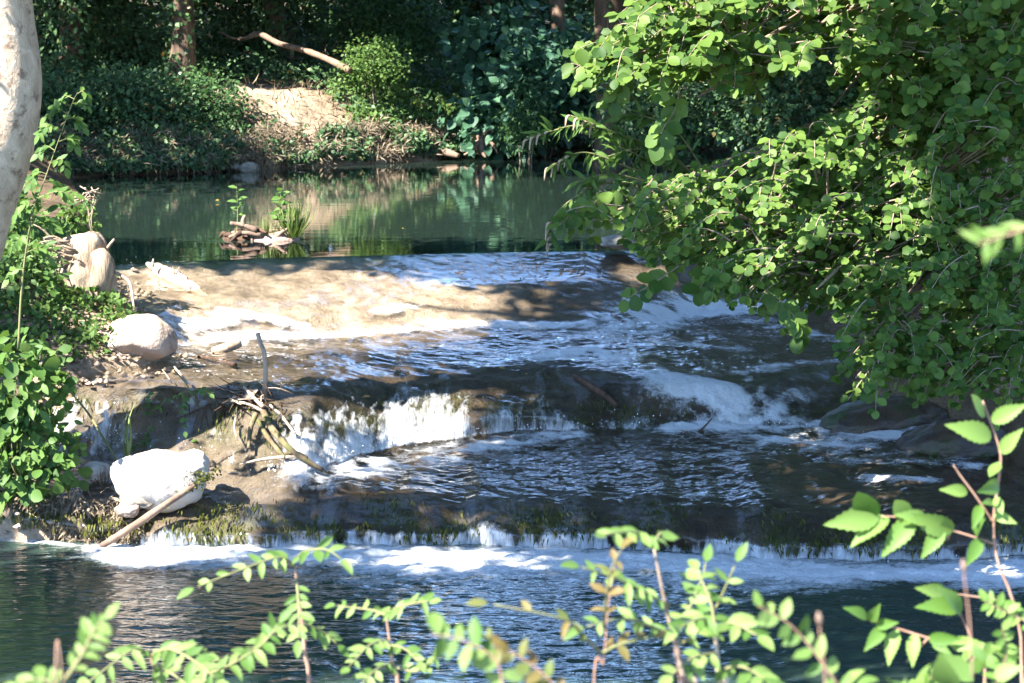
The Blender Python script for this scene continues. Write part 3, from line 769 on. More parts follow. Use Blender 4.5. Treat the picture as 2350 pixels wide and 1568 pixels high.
for i, (bx, by, tx, d, r, bm, iv, lab, k_) in enumerate(FAR_TREES):
    g = at_y(bx, by, d); g[2] = ground_at(g[0], g[1]) - .1
    t_ = empty('woodland_tree', g, lab, 'tree', 'trees of the wood on the far bank')
    top = at_y(tx, 0, d)
    slope = (top - g) / max(top[2] - g[2], .3)
    hi = g + slope * 9.0 * np.array([.35, .35, 1]) + [0, 0, 0]
    trunk_part('trunk', [g, (g + top) / 2 + [.03, 0, 0], top, top * .5 + hi * .5, hi], [r * 1.35, r, r * .92, r * .7, r * .35], bm, t_, 14, 30, .12, 4, i)
    ph = crown_points(210 if i < 5 else 150, REG[k_], (4.1, 5.5), 50 + i)
    if i in (0, 3, 4):                                   # tall unseen leaf walls added on both sides to darken the water's reflections
        rw = np.random.default_rng(70 + i)
        xr, yr_, zr_ = {0: ((-5.0, -1.5), (26, 34), (3.8, 11)), 3: ((2.6, 13), (18, 36), (3.3, 11)), 4: ((-14, -5.0), (20, 34), (3.6, 10))}[i]
        nn = {0: 380, 3: 1250, 4: 900}[i]
        pw = np.stack([rw.uniform(*xr, nn), rw.uniform(*yr_, nn), rw.uniform(*zr_, nn)], -1)
        pw = pw[~shades_gap(pw, .15) & (N1.fbm(pw[:, 0] * .4, pw[:, 1] * .4, pw[:, 2] * .5) > -.35)]
        if i == 3:                                       # unseen clumps added over the pool to block sky from the weir's reflection
            po = np.stack([rw.uniform(-.8, 3.2, 330), rw.uniform(18.3, 25, 330), rw.uniform(6.4, 10, 330)], -1)
            pw = np.vstack([pw, po[~shades_gap(po, .15)]])
        ph = np.vstack([ph, pw])
    q, R, s = clumps(ph, 40, .36 if i in (0, 3, 4) else .32, .22 if i in (0, 3, 4) else .20, 60 + i)
    leaves_obj('crown', T_QUAD, q, R, s, M_CROWN, t_)
    if iv:
        n_ = int(2200 * iv)
        tt = RNG.random(n_) ** 1.0
        hgt = tt * (4.6 - g[2])
        ang = RNG.random(n_) * 2 * np.pi
        rr = r * (1.1 + .9 * RNG.random(n_) * min(iv, 1) * (1 + .8 * N1.fbm(hgt * 1.5, ang, i)))
        cx = g[0] + slope[0] * hgt; cy = g[1] + slope[1] * hgt
        q = np.stack([cx + rr * np.cos(ang), cy + rr * np.sin(ang), g[2] + hgt], -1)
        out = np.stack([np.cos(ang), np.sin(ang), np.full(n_, .4)], -1) + .4 * RNG.normal(size=(n_, 3))
        leaves_obj('ivy', T_QUAD, q, frames(rand_dir(n_, -.8), out), RNG.uniform(.06, .11, n_), M_IVY, t_)

# ---- deep wood beyond
r_ = np.random.default_rng(77)
n_ = 1900
cx = r_.uniform(-13, 13, n_); cy = r_.uniform(35.5, 44, n_); cz = ground_z(cx, cy) + r_.random(n_) * np.where(np.abs(cx - 1.0) < 3.6, 1.7, 6.0) + .1
keep = (N2.fbm(cx * .35, cz * .5, cy * .15) > -.30)
pc = np.stack([cx, cy, cz], -1)[keep]
q, R, s = clumps(pc, 42, .36, .17, 78)
leaves_obj('woodland', T_QUAD, q, R, s, M_WOOD, kind='stuff')
trs = []
for i in range(26):
    x = r_.uniform(-12, 12); y = r_.uniform(36, 46); z = ground_at(x, y)
    trs.append(tube(smooth_path([[x, y, z], [x + r_.normal() * .2, y, z + 3], [x + r_.normal() * .5, y, z + 8]], 8), [r_.uniform(.08, .2), .1, .05], 8))
v, f = join(trs)
tag(obj('far_wood', v, f, M_BARK), kind='stuff')

# ---- shrubs: a cloud of leaf clumps over a few stems
def shrub(name, centre, rad, n_cl, per, size, tmpl, mat, label, cat='shrub', group=None, seed=0, sig=.11, flat=.0, stems=5, stem_mat=None, inner=.35):
    r = np.random.default_rng(seed)
    c = np.array(centre, float); rad = np.array(rad, float)
    gz = ground_at(c[0], c[1])
    e = empty(name, (c[0], c[1], min(gz, c[2])), label, cat, group)
    d = rand_dir(n_cl, .15)
    fr = inner + (1 - inner) * r.random(n_cl) ** .5
    wob = 1 + .35 * N2.fbm(d[:, 0] * 1.7 + seed, d[:, 1] * 1.7, d[:, 2] * 1.7)
    cl = c + d * rad * (fr * wob)[:, None]
    q = np.repeat(cl, per, 0) + np.clip(r.normal(size=(n_cl * per, 3)), -1.7, 1.7) * sig
    dd = np.repeat(d, per, 0)
    nrm = unit(dd * .6 + [0, -.25, .8] + .55 * r.normal(size=dd.shape))
    R = frames(unit(dd + .8 * r.normal(size=dd.shape) + [0, 0, -.35]), nrm)
    leaves_obj('foliage', tmpl, q, R, r.uniform(.65, 1.2, len(q)) * size, mat, e)
    for i in range(stems):
        b = np.array([c[0] + r.normal() * rad[0] * .15, c[1] + r.normal() * rad[1] * .15, min(gz, c[2]) - .03])
        t = cl[r.integers(n_cl)]
        v, f = tube(smooth_path([b, (b + t) / 2 + [0, 0, .1 * rad[2]], t], 9), [.012, .007, .003], 5, .1)
        obj('stem', v, f, stem_mat or M_TWIG, e)
    return e
G_ = 'ivy thickets on the far bank'
def far_shrub(px, py, d, rpx, rpy, n_cl, size, tmpl, mat, label, seed, depth=.7, per=26, sig=.13, group='shrubs on the far bank', name='bank_shrub'):
    s = F_PX / d
    c = at_y(px, py, d)
    return shrub(name, c, (rpx / s, depth, rpy / s), n_cl, per, size, tmpl, mat, label, 'shrub', group, seed, sig)
far_shrub(215, 70, 29.8, 160, 130, 240, .075, T_QUAD, M_IVY, 'tall dark ivy thicket filling the shady end of the far bank', 101, 1.0)
far_shrub(130, 290, 26.0, 100, 100, 150, .065, T_QUAD, M_IVY, 'dark trailing thicket beside the sapling where the far bank meets the water', 102, .6)
far_shrub(300, 270, 26.6, 150, 90, 230, .065, T_QUAD, M_IVY, 'broad dark bramble mound above the shaded waterline of the pool', 103, .7)
far_shrub(460, 250, 27.2, 90, 80, 120, .055, T_QUAD, M_BUSH, 'loose greyish bramble mound beside the sunlit bare earth', 104, .5)
far_shrub(540, 30, 32.5, 90, 80, 120, .08, T_QUAD, M_IVY, 'shaded ivy bush between the slim trunk and the leaning trunk', 105, .8)
far_shrub(900, 60, 31.5, 135, 85, 260, .07, T_QUAD, M_BUSH, 'feathery mid-green bush standing above the fallen branch', 106, .8)
far_shrub(760, 20, 33.5, 90, 70, 110, .075, T_QUAD, M_IVY, 'dark bush behind the broken end of the fallen branch', 107, .8)
far_shrub(1150, 130, 30.5, 90, 75, 90, .14, T_HEART, M_BIG, 'blue-green vine with big heart-shaped leaves below the slim reddish trunk', 108, .6, per=12, sig=.2)
far_shrub(1240, 210, 29.6, 110, 80, 110, .13, T_HEART, M_BIG, 'sprawling broad-leaved plant above the dark inlet of the pool', 109, .6, per=12, sig=.2)
far_shrub(1150, 280, 29.4, 80, 55, 70, .14, T_HEART, M_BIG, 'low broad-leaved plant drooping beside the old root stump', 110, .45, per=12, sig=.2)
far_shrub(1360, 150, 29.8, 80, 70, 70, .12, T_HEART, M_BIG, 'dim broad-leaved plant around the foot of the stout dark trunk', 111, .6, per=12, sig=.2)
far_shrub(1210, 270, 28.6, 45, 70, 70, .075, T_LANCE, M_BUSH, 'pale narrow-leaved sapling in front of the broad-leaved plants', 112, .35, per=18)
far_shrub(860, 150, 29.2, 60, 35, 80, .055, T_QUAD, M_WEED, 'bright sunlit weeds growing around the end of the fallen branch', 113, .4)
far_shrub(1500, 250, 27.0, 120, 100, 150, .08, T_QUAD, M_IVY, 'dark bush glimpsed under the bright leafy bough', 114, .7)
far_shrub(1800, 230, 27.0, 180, 130, 220, .09, T_QUAD, M_IVY, 'dark bush behind the middle of the leafy boughs', 115, .8)
far_shrub(2150, 150, 26.0, 210, 170, 260, .10, T_QUAD, M_BUSH, 'dense green bush behind the boughs at the sunlit trunk', 116, .9)

# ---- ground cover, brush and litter on the far bank
def scatter(n, xr, yr, seed, cond=None):
    r = np.random.default_rng(seed)
    x = r.uniform(*xr, n); y = r.uniform(*yr, n)
    s = shore_sd(x, y)
    m = s > .08
    x, y, s = x[m], y[m], s[m]
    if cond is not None:
        m = cond(x, y, s, r); x, y, s = x[m], y[m], s[m]
    return x, y, ground_z(x, y), s, r
def dusty(x, y):
    o_ = np.zeros(x.shape)
    for (p, d, rx, ry) in DUST:
        c = at_y(*p, d)
        o_ = np.maximum(o_, np.exp(-((x - c[0]) / rx) ** 2 - ((y - c[1]) / ry) ** 2))
    return o_
x, y, z, s, r = scatter(110000, (-9, 9), (24, 36), 201, lambda x, y, s, r: (dusty(x, y) * 1.5 < .25 + .5 * r.random(len(x))) & (N1.fbm(x * 1.5, y * 1.5) + .6 * r.random(len(x)) > -.15))
q = np.stack([x, y, z + r.uniform(.0, .24, len(x)) * (1 + .8 * N2(x * 1.3, y * 1.3))], -1)
leaves_obj('ground_ivy', T_QUAD, q, frames(rand_dir(len(q), -.1), np.array([0, -.5, .8]) + .5 * r.normal(size=q.shape)), r.uniform(.04, .085, len(q)), M_IVY, kind='stuff')
x, y, z, s, r = scatter(34000, (-7, 7), (24, 33), 202, lambda x, y, s, r: (s < 1.5) & (N2.fbm(x * 1.8, y * .8 + 4) + .35 * r.random(len(x)) > 0.0))
q = np.stack([x, y - .05, z + r.uniform(-.05, .1, len(x))], -1)
d = unit(np.stack([r.normal(size=len(x)) * .6, -.35 + .5 * r.normal(size=len(x)), r.normal(size=len(x)) * .7 + .1], -1))
leaves_obj('dry_brush', (T_QUAD[0] * [.13, 1, 1], T_QUAD[1]), q, frames(d, rand_dir(len(q), .5)), r.uniform(.06, .20, len(q)), M_DRY, kind='stuff')
x, y, z, s, r = scatter(26000, (-7, 7), (24, 33), 203, lambda x, y, s, r: (s < 1.7) & (dusty(x, y) < .3) & (N3.fbm(x * 1.8, y * .8 + 4) + .3 * r.random(len(x)) > .05))
q = np.stack([x, y, z + r.uniform(.02, .14, len(x))], -1)
leaves_obj('bank_weeds', T_QUAD, q, frames(rand_dir(len(q), .2), np.array([0, -.6, .8]) + .5 * r.normal(size=q.shape)), r.uniform(.04, .085, len(q)), M_BUSH, kind='stuff')
x, y, z, s, r = scatter(16000, (-2.4, .9), (27.4, 31.5), 204, lambda x, y, s, r: (N2.fbm(x * 1.5, y * 1.5 + 4) + .4 * r.random(len(x)) > .0) & (dusty(x, y) < .35))
q = np.stack([x, y, z + r.uniform(.02, .2, len(x))], -1)
leaves_obj('bank_weeds', T_QUAD, q, frames(rand_dir(len(q), .2), np.array([0, -.6, .8]) + .5 * r.normal(size=q.shape)), r.uniform(.05, .10, len(q)), M_WEED, kind='stuff')
# brambles and dead stalks hanging down the cut face of the bank
FS = np.array([at_z(*p) for p in SHORE[16:26]])
def cut_face(n, seed):
    r = np.random.default_rng(seed)
    x = r.uniform(-5.6, 3.2, n); s_ = r.random(n)
    y = np.interp(x, FS[:, 0], FS[:, 1]) + .02 + .5 * s_
    return x, y, ground_z(x, y), s_, r
x, y, z, s_, r = cut_face(52000, 205)
m = N1.fbm(x * 2.2, s_ * 2.0, 3.0) + .45 * r.random(len(x)) > .02 + .3 * (x > -3.4) * (x < -.9)
x, y, z, s_ = x[m], y[m], z[m], s_[m]
q = np.stack([x, y - .10 - .22 * r.random(len(x)), z + r.uniform(-.10, .12, len(x))], -1)
q[:, 2] = np.maximum(q[:, 2], 1.16 + .12 * r.random(len(x)))
leaves_obj('hanging_brambles', T_QUAD, q, frames(rand_dir(len(q), -.5), np.array([0, -.8, .55]) + .5 * r.normal(size=q.shape)), r.uniform(.035, .075, len(q)), M_IVY, kind='stuff')
x, y, z, s_, r = cut_face(30000, 206)
m = N2.fbm(x * 1.8, s_ * 1.5, 6.0) + .4 * r.random(len(x)) > .12
x, y, z = x[m], y[m], z[m]
q = np.stack([x, y - .08 - .22 * r.random(len(x)), z + r.uniform(-.08, .14, len(x))], -1)
q[:, 2] = np.maximum(q[:, 2], 1.14 + .14 * r.random(len(x)))
leaves_obj('dry_brush', (T_QUAD[0] * [.16, 1, 1], T_QUAD[1]), q, frames(rand_dir(len(q), -.3), np.array([0, -.8, .5]) + .5 * r.normal(size=q.shape)), r.uniform(.05, .16, len(q)), M_DRY, kind='stuff')
# roots hanging under the cut bank at the waterline
rt = []
r = np.random.default_rng(9)
for px in np.linspace(120, 1190, 210):
    w = on_water(px + r.normal() * 4, np.interp(px, [100, 450, 760, 1000, 1180], [404, 397, 381, 367, 354]) - 1.5)
    h = r.uniform(.06, .24)
    a = w + [r.normal() * .03, .10, h]; b = w + [r.normal() * .06, -.03 + r.normal() * .04, -.02]
    rt.append(tube(smooth_path([a, (a + b) / 2 + [r.normal() * .04, -.05, 0], b], 5), [.007, .005, .002], 4, cap=False))
v, f = join(rt)
tag(obj('hanging_roots', v, f, M_WETWOOD), kind='stuff')

# ---- fallen branch, root stump, log and stone on the far bank
def on_bank(px, py, d, up=0.0):
    p = at_y(px, py, d); return p
b0 = empty('fallen_branch', at_y(700, 120, 29.6), 'long crooked brown branch lying across the ivy of the far bank', 'branch')
v, f = tube(smooth_path([at_y(805, 163, 29.0), at_y(760, 140, 29.2), at_y(700, 116, 29.5), at_y(640, 100, 29.8), at_y(598, 79, 30.0), at_y(575, 82, 30.1)], 40), [.046, .042, .038, .040, .034], 10, .18, 9)
obj('bough', v, f, M_BARK_RED, b0)
v, f = tube(smooth_path([at_y(590, 80, 30.0), at_y(545, 90, 30.2), at_y(505, 74, 30.3)], 14), [.032, .022, .012], 7, .15, 9)
obj('side_branch', v, f, M_BARK_RED, b0)
def blob(name, c, rad, mat, label, cat, group=None, seed=0, amp=.18, freq=1.6, sub=4, flat=0, parent=None, rot=0.0, facets=0):
    """a stone: a displaced ball with a few flattened sides"""
    import bmesh
    bm = bmesh.new(); bmesh.ops.create_icosphere(bm, subdivisions=sub, radius=1)
    v = np.array([x_.co[:] for x_ in bm.verts]); f = np.array([[w.index for w in x_.verts] for x_ in bm.faces]); bm.free()
    r = np.random.default_rng(seed)
    for _ in range(facets):
        nrm = unit(r.normal(size=3)); h = r.uniform(.62, .86)
        ex = np.maximum(v @ nrm - h, 0); v = v - ex[:, None] * nrm * .85
    nn = N1.fbm(v[:, 0] * freq + seed, v[:, 1] * freq, v[:, 2] * freq, o=5)
    v = v * (1 + amp * nn)[:, None]
    v = v * np.array(rad)
    cr, sr = math.cos(rot), math.sin(rot)
    v = np.stack([v[:, 0] * cr + v[:, 2] * sr, v[:, 1], -v[:, 0] * sr + v[:, 2] * cr], -1)
    o_ = obj(name, v + np.array(c), f, mat, parent)
    if parent is None: tag(o_, label, cat, group)
    return o_
M_STONE = rock_mat('grey_stone', [(.3, (.10, .09, .07)), (.6, (.24, .21, .17))], 10)
blob('stone', at_y(572, 388, 26.2), (.11, .12, .09), M_STONE, 'small grey stone at the foot of the far bank, half in the pool', 'stone', seed=3)
blob('stone', at_y(545, 384, 26.3), (.06, .08, .04), M_STONE, 'pale pebble-sized stone just beside the small grey stone', 'stone', seed=8)
st = empty('root_stump', at_y(1110, 345, 29.0), 'weathered pinkish root stump at the waterline under the broad-leaved plants', 'stump')
blob('root_body', at_y(1108, 328, 29.1), (.14, .14, .17), M_BARK_RED, None, None, seed=12, amp=.35, freq=2.6, parent=st, sub=4)
for i, (a, b, c, rr) in enumerate([((1110, 320), (1130, 330), (1142, 352), .035), ((1100, 325), (1085, 345), (1065, 356), .04), ((1112, 315), (1120, 298), (1132, 302), .03), ((1105, 330), (1108, 350), (1115, 362), .04)]):
    v, f = tube(smooth_path([at_y(*a, 29.0), at_y(*b, 28.9), at_y(*c, 28.85)], 9), [rr, rr * .7, rr * .35], 7, .2, 12)
    obj('root', v, f, M_BARK_RED, st)
v, f = tube(smooth_path([at_y(1004, 342, 29.2), at_y(1025, 350, 29.0), at_y(1052, 358, 28.8)], 14), [.05, .055, .03], 9, .12, 10)
tag(obj('driftwood_log', v, f, M_BARK_RED), 'short tan log slanting from the cut bank into the pool beside the root stump', 'log')
# ================================================================ STONES, STUMP AND DRIFTWOOD ALONG THE CASCADE
M_PINK = rock_mat('pink_limestone', [(.3, (.15, .10, .07)), (.45, (.36, .275, .215)), (.75, (.48, .38, .31))], 7, bump=.8)
M_TUFA = rock_mat('wet_tufa', [(.3, (.05, .034, .022)), (.5, (.15, .105, .07)), (.75, (.30, .22, .155))], 9, rough=.45, bump=1.0, moss=(.05, .06, .015), moss_at=(.52, .62))
M_WHITE = rock_mat('white_limestone', [(.3, (.20, .16, .12)), (.42, (.47, .41, .35)), (.7, (.60, .54, .47))], 7, moss=(.14, .15, .05), moss_at=(.64, .72), bump=.8)
M_DARKROCK = rock_mat('wet_dark_rock', [(.3, (.018, .014, .010)), (.6, (.06, .042, .028)), (.8, (.10, .08, .05))], 9, rough=.3, moss=(.03, .04, .012))
blob('boulder', at_y(322, 785, 12.85), (.235, .20, .165), M_PINK, 'rounded pinkish boulder in full sun at the edge of the upper cascade', 'boulder', seed=21, amp=.10, facets=7, rot=.12, freq=1.2)
wb = empty('boulder', at_y(365, 1150, 11.35), 'big bleached white boulder with a mossy edge above the lowest fall', 'boulder')
blob('rock_body', at_y(362, 1102, 11.45), (.25, .20, .165), M_WHITE, None, None, seed=35, amp=.12, facets=5, parent=wb, rot=.32, freq=1.1)
blob('shoulder', at_y(438, 1068, 11.5), (.105, .12, .085), M_WHITE, None, None, seed=36, amp=.2, facets=7, parent=wb, rot=.5, freq=1.6)
blob('foot', at_y(318, 1150, 11.33), (.10, .10, .05), M_STONE, None, None, seed=37, amp=.2, facets=5, parent=wb)
r_ = np.random.default_rng(4)
q = at_y(432, 1112, 11.36) + r_.normal(size=(260, 3)) * [.075, .03, .028]
q[:, 2] += (q[:, 0] - q[:, 0].mean()) * .35
leaves_obj('moss', T_QUAD, q, frames(rand_dir(260, .2), np.array([0, -.6, .8]) + .4 * r_.normal(size=(260, 3))), np.full(260, .022), M_MOSS, wb, kind='stuff')
blob('stone', at_y(222, 1082, 11.6), (.085, .08, .05), M_WHITE, 'small pale stone just behind the big white boulder', 'stone', seed=41, amp=.15, facets=5)
blob('stone', at_y(292, 1168, 11.25), (.07, .06, .045), M_PINK, 'flat tan stone wedged under the white boulder beside the leaning log', 'stone', seed=44, amp=.2, facets=5)
blob('stone', at_y(245, 838, 13.0), (.15, .09, .055), M_TUFA, 'low tan ledge stone the pink boulder rests against', 'stone', seed=46, amp=.2, facets=5)
blob('stone', at_y(90, 790, 13.1), (.16, .14, .12), M_PINK, 'sunlit tan stone among the weeds behind the round-leaved bush', 'stone', seed=47, amp=.2, facets=5)
blob('rock', at_y(1715, 915, 13.1), (.09, .20, .085), M_DARKROCK, 'black rock fin between the two converging foam chutes', 'rock', 'wet rocks in the rapids', seed=54, amp=.13, sub=5, freq=1.5, rot=.5)
blob('rock', at_y(2030, 975, 12.7), (.42, .26, .16), M_DARKROCK, 'long brown rock shelf under the low boughs by the lower foam', 'rock', 'wet rocks in the rapids', seed=56, amp=.13, sub=5, freq=1.5, rot=-.12)
blob('rock', at_y(2190, 1025, 12.2), (.32, .22, .15), M_DARKROCK, 'dark rock at the foot of the bank beside the toothed-leaf twig', 'rock', 'wet rocks in the rapids', seed=57, amp=.13, sub=5, freq=1.5, rot=-.1)
blob('rock', at_y(1420, 555, 15.9), (.13, .14, .05), M_STONE, 'small stone under the bough tips where the pool spills over', 'rock', 'wet rocks in the rapids', seed=58, amp=.25)

M_STUMP = bark_mat('weathered_stump', (.10, .070, .045), (.50, .39, .29), 16, bump=1.0)
# the old stump
sc = at_y(195, 690, 13.45)
su = empty('tree_stump', sc, 'gnarled bleached tree stump standing over the edge of the weir', 'stump')
v, f = tube(smooth_path([at_y(205, 705, 13.45), at_y(195, 660, 13.45), at_y(188, 600, 13.47), at_y(180, 545, 13.50)], 40), [.185, .18, .18, .165, .13], 40, .28, 6.0, 3)
obj('body', v, f, M_STUMP, su)
v, f = tube(smooth_path([at_y(238, 675, 13.35), at_y(234, 640, 13.32), at_y(236, 606, 13.32), at_y(224, 580, 13.35)], 18), [.06, .072, .07, .05], 18, .15, 7)
obj('buttress', v, f, M_STUMP, su)
v, f = tube(smooth_path([at_y(205, 600, 13.38), at_y(212, 562, 13.38), at_y(205, 540, 13.41)], 14), [.05, .065, .045], 16, .15, 7, 5)
obj('burr', v, f, M_STUMP, su)
for i in range(26):
    a = at_y(125 + r_.uniform(0, 75), 575 + r_.uniform(-22, 40), 13.35 - r_.uniform(0, .06))
    b = a + np.array([-.10 - .05 * r_.random(), -.05, .03 + .05 * r_.normal()])
    v, f = tube(smooth_path([a, (a + b) / 2 + [0, 0, .02], b], 5), [.010, .008, .003], 5, .1)
    obj('splinter', v, f, M_STUMP, su)
def stick(name, pts, rad, mat, label, cat, n=22, sides=9, rough=.12, group=None, freq=12):
    v, f = tube(smooth_path([at_y(*p) for p in pts], n), rad, sides, rough, freq)
    return tag(obj(name, v, f, mat), label, cat, group)
stick('twig', [(243, 575, 13.4), (252, 562, 13.38), (262, 550, 13.35)], [.010, .009, .008], M_DEAD, 'short bleached twig sticking out past the stump over the pool', 'twig', 6, 6)
stick('twig', [(258, 622, 13.35), (295, 645, 13.3), (304, 680, 13.25), (308, 715, 13.2)], [.010, .010, .009, .008], M_DEAD, 'thin arched dead twig reaching from the stump towards the pink boulder', 'twig', 14, 6)
# log stranded on the weir crest
lg = empty('stranded_log', at_y(385, 620, 14.75), 'bleached broken log stranded across the sunlit top of the weir', 'log')
v, f = tube(smooth_path([on_water(338, 612) + [0, 0, .02], on_water(360, 624) + [0, 0, .02], on_water(392, 640) + [0, 0, .015], on_water(432, 656), on_water(478, 676) - [0, 0, .02]], 60), [.012, .045, .05, .04, .015], 18, .5, 9)
obj('bole', v, f, M_DEAD, lg)
for a, b, r0 in [((350, 612, 14.75), (352, 594, 14.75), .016), ((402, 630, 14.4), (396, 612, 14.4), .006), ((404, 630, 14.4), (412, 612, 14.4), .006)]:
    v, f = tube(smooth_path([at_y(*a), at_y(*b)], 4), [r0, r0 * .3], 6, .2)
    obj('snag', v, f, M_DEAD, lg)
stick('driftwood', [(487, 806, 13.25), (520, 798, 13.25), (548, 786, 13.3)], [.020, .030, .031, .033], M_DEAD, 'short thick driftwood stub poking out of the rapids below the weir', 'driftwood', 12, 12, .1)
stick('driftwood', [(455, 818, 13.0), (500, 828, 12.95), (540, 838, 12.85)], [.010, .02, .015], M_WETWOOD, 'dark sunken branch awash just below the thick driftwood stub', 'driftwood', 10, 9, .15)
stick('dead_stick', [(606, 940, 12.2), (607, 900, 12.2), (609, 850, 12.2), (606, 810, 12.2), (598, 788, 12.22), (591, 765, 12.24)], [.016, .016, .014, .013, .012, .015], M_DEAD, 'upright bleached stick standing in the heap of driftwood', 'stick', 24, 9, .1)
stick('driftwood_log', [(232, 1254, 11.15), (300, 1212, 11.15), (370, 1165, 11.2), (450, 1112, 11.35)], [.016, .020, .019, .013], M_BARK_RED, 'reddish-brown log leaning down over the lowest fall by the white boulder', 'log', 34, 12, .12)
stick('sunken_log', [(p_[0], p_[1], on_water(*p_)[1] - .012) for p_ in ((1318, 862), (1345, 878), (1375, 898), (1402, 918), (1418, 932))], [.012, .019, .020, .018, .014], M_WETWOOD, 'dark waterlogged branch lying over the brink of the middle fall', 'log', 20, 10, .15)
stick('twig', [(1602, 992, 12.4), (1618, 978, 12.4), (1634, 960, 12.4)], [.006, .006, .004], M_WETWOOD, 'little dark twig standing in the foam of the middle pool', 'twig', 6, 5)

# heap of driftwood caught on the brink
hp = empty('driftwood_heap', at_y(590, 1000, 12.1), 'tangled heap of mossy driftwood branches caught on the middle fall', 'driftwood')
for i, (pts, rad) in enumerate([
    ([(604, 945, 12.1), (625, 985, 12.0), (665, 1030, 11.9), (700, 1055, 11.8), (742, 1080, 11.7)], [.017, .019, .018, .015, .012]),
    ([(592, 965, 12.05), (612, 1000, 11.98), (640, 1035, 11.9), (655, 1050, 11.88)], [.011, .013, .012, .009]),
    ([(588, 950, 12.05), (575, 985, 12.0), (570, 1030, 11.97)], [.014, .014, .008]),
    ([(604, 935, 12.15), (580, 910, 12.2), (560, 888, 12.25)], [.012, .011, .008]),
    ([(700, 1048, 11.8), (640, 1050, 11.85), (600, 1055, 11.85), (550, 1066, 11.8)], [.009, .010, .009, .005]),
    ([(655, 1042, 11.88), (680, 1040, 11.82), (705, 1052, 11.8)], [.012, .012, .01]),
    ([(530, 920, 12.2), (570, 928, 12.15), (606, 945, 12.1)], [.007, .008, .008]),
    ([(540, 960, 12.15), (538, 985, 12.1), (545, 1010, 12.05)], [.006, .006, .004]),
    ([(620, 930, 12.15), (650, 960, 12.0), (680, 1000, 11.92)], [.008, .009, .006])]):
    v, f = tube(smooth_path([at_y(p[0], p[1], min(p[2], on_water(p[0], p[1])[1] - .05)) for p in pts], 20), rad, 9, .18, 14, i)
    obj('branch', v, f, M_MOSSY if i in (0, 1, 2, 5) else M_DEAD, hp)
for i in range(60):
    a = at_y(555 + r_.normal() * 45, 918 + r_.normal() * 14, 12.2 + r_.normal() * .06)
    b = a + r_.normal(size=3) * [.13, .06, .05]
    v, f = tube(smooth_path([a, (a + b) / 2 + r_.normal(size=3) * .015, b], 6), [.005, .004, .002], 5, .1)
    obj('twig', v, f, M_WETWOOD if i % 3 else M_DEAD, hp)
rt = []
for i in range(90):
    a = at_y(560 + r_.normal() * 50, 940 + r_.normal() * 12, 12.12); b = a + np.array([r_.normal() * .03, -.03, -.06 - .12 * r_.random()])
    rt.append(tube(smooth_path([a, (a + b) / 2 + [0, -.02, 0], b], 5), [.004, .003, .001], 4, cap=False))
v, f = join(rt)
o_ = obj('root_mat', v, f, M_WETWOOD, hp); o_['kind'] = 'stuff'
blob('stone', at_y(577, 1025, 11.98), (.035, .035, .055), M_PINK, 'small mossy-topped stone tucked behind the driftwood branches', 'stone', seed=61)
blob('rock', at_y(500, 1010, 12.3), (.24, .14, .11), M_TUFA, 'wet tan rock face under the driftwood heap', 'rock', seed=62, amp=.2, facets=4)
for lab, b, t, w in [('pale curled leaf caught on top of the driftwood heap', (560, 915, 12.1), (590, 892, 12.12), .5), ('buff leaf lying beside the curled one on the driftwood', (530, 915, 12.12), (566, 910, 12.1), .4)]:
    p0, p1 = at_y(*b), at_y(*t)
    R = frames((p1 - p0)[None], np.array([[.1, -.6, .8]]))
    v, f = leaf_cloud(T_OVAL, p0[None], R, [np.linalg.norm(p1 - p0)])
    tag(obj('fallen_leaf', v, f, M_DEAD), lab, 'leaf')

M_MUD = rock_mat('pink_mud', [(.3, (.20, .13, .10)), (.7, (.36, .25, .20))], 8)
# islet in the upper pool
isl = at_z(600, 552, 1.09)
il = empty('islet', isl, 'tiny islet of roots and pink mud rising from the calm pool', 'islet')
blob('mud', isl + [.10, .03, -.02], (.22, .16, .10), M_MUD, None, None, seed=71, amp=.15, parent=il)
for i in range(15):
    a = isl + [-.16 + r_.normal() * .08, r_.normal() * .05, .02 + .05 * r_.random()]
    b = a + np.array([r_.normal() * .08, -.05 + r_.normal() * .04, -.05 + r_.normal() * .03])
    v, f = tube(smooth_path([a, (a + b) / 2 + [0, 0, .03], b], 7), [.022, .018, .008], 6, .2, 14)
    obj('root', v, f, M_WETWOOD if i % 3 else M_BARK_RED, il)
blob('root_body', isl + [-.15, .06, -.03], (.17, .12, .09), M_WETWOOD, None, None, seed=72, amp=.15, freq=1.5, parent=il)
for a, m, b, r0 in [((590, 530), (560, 518), (528, 512), .022), ((560, 520), (558, 506), (563, 494), .02), ((600, 540), (560, 535), (525, 545), .02), ((625, 555), (645, 535), (660, 525), .02)]:
    v, f = tube(smooth_path([at_y(a[0], a[1], 16.8), at_y(m[0], m[1], 16.8), at_y(b[0], b[1], 16.8)], 9), [r0, r0 * .9, r0 * .6], 8, .2, 12)
    obj('root', v, f, M_BARK_RED, il)

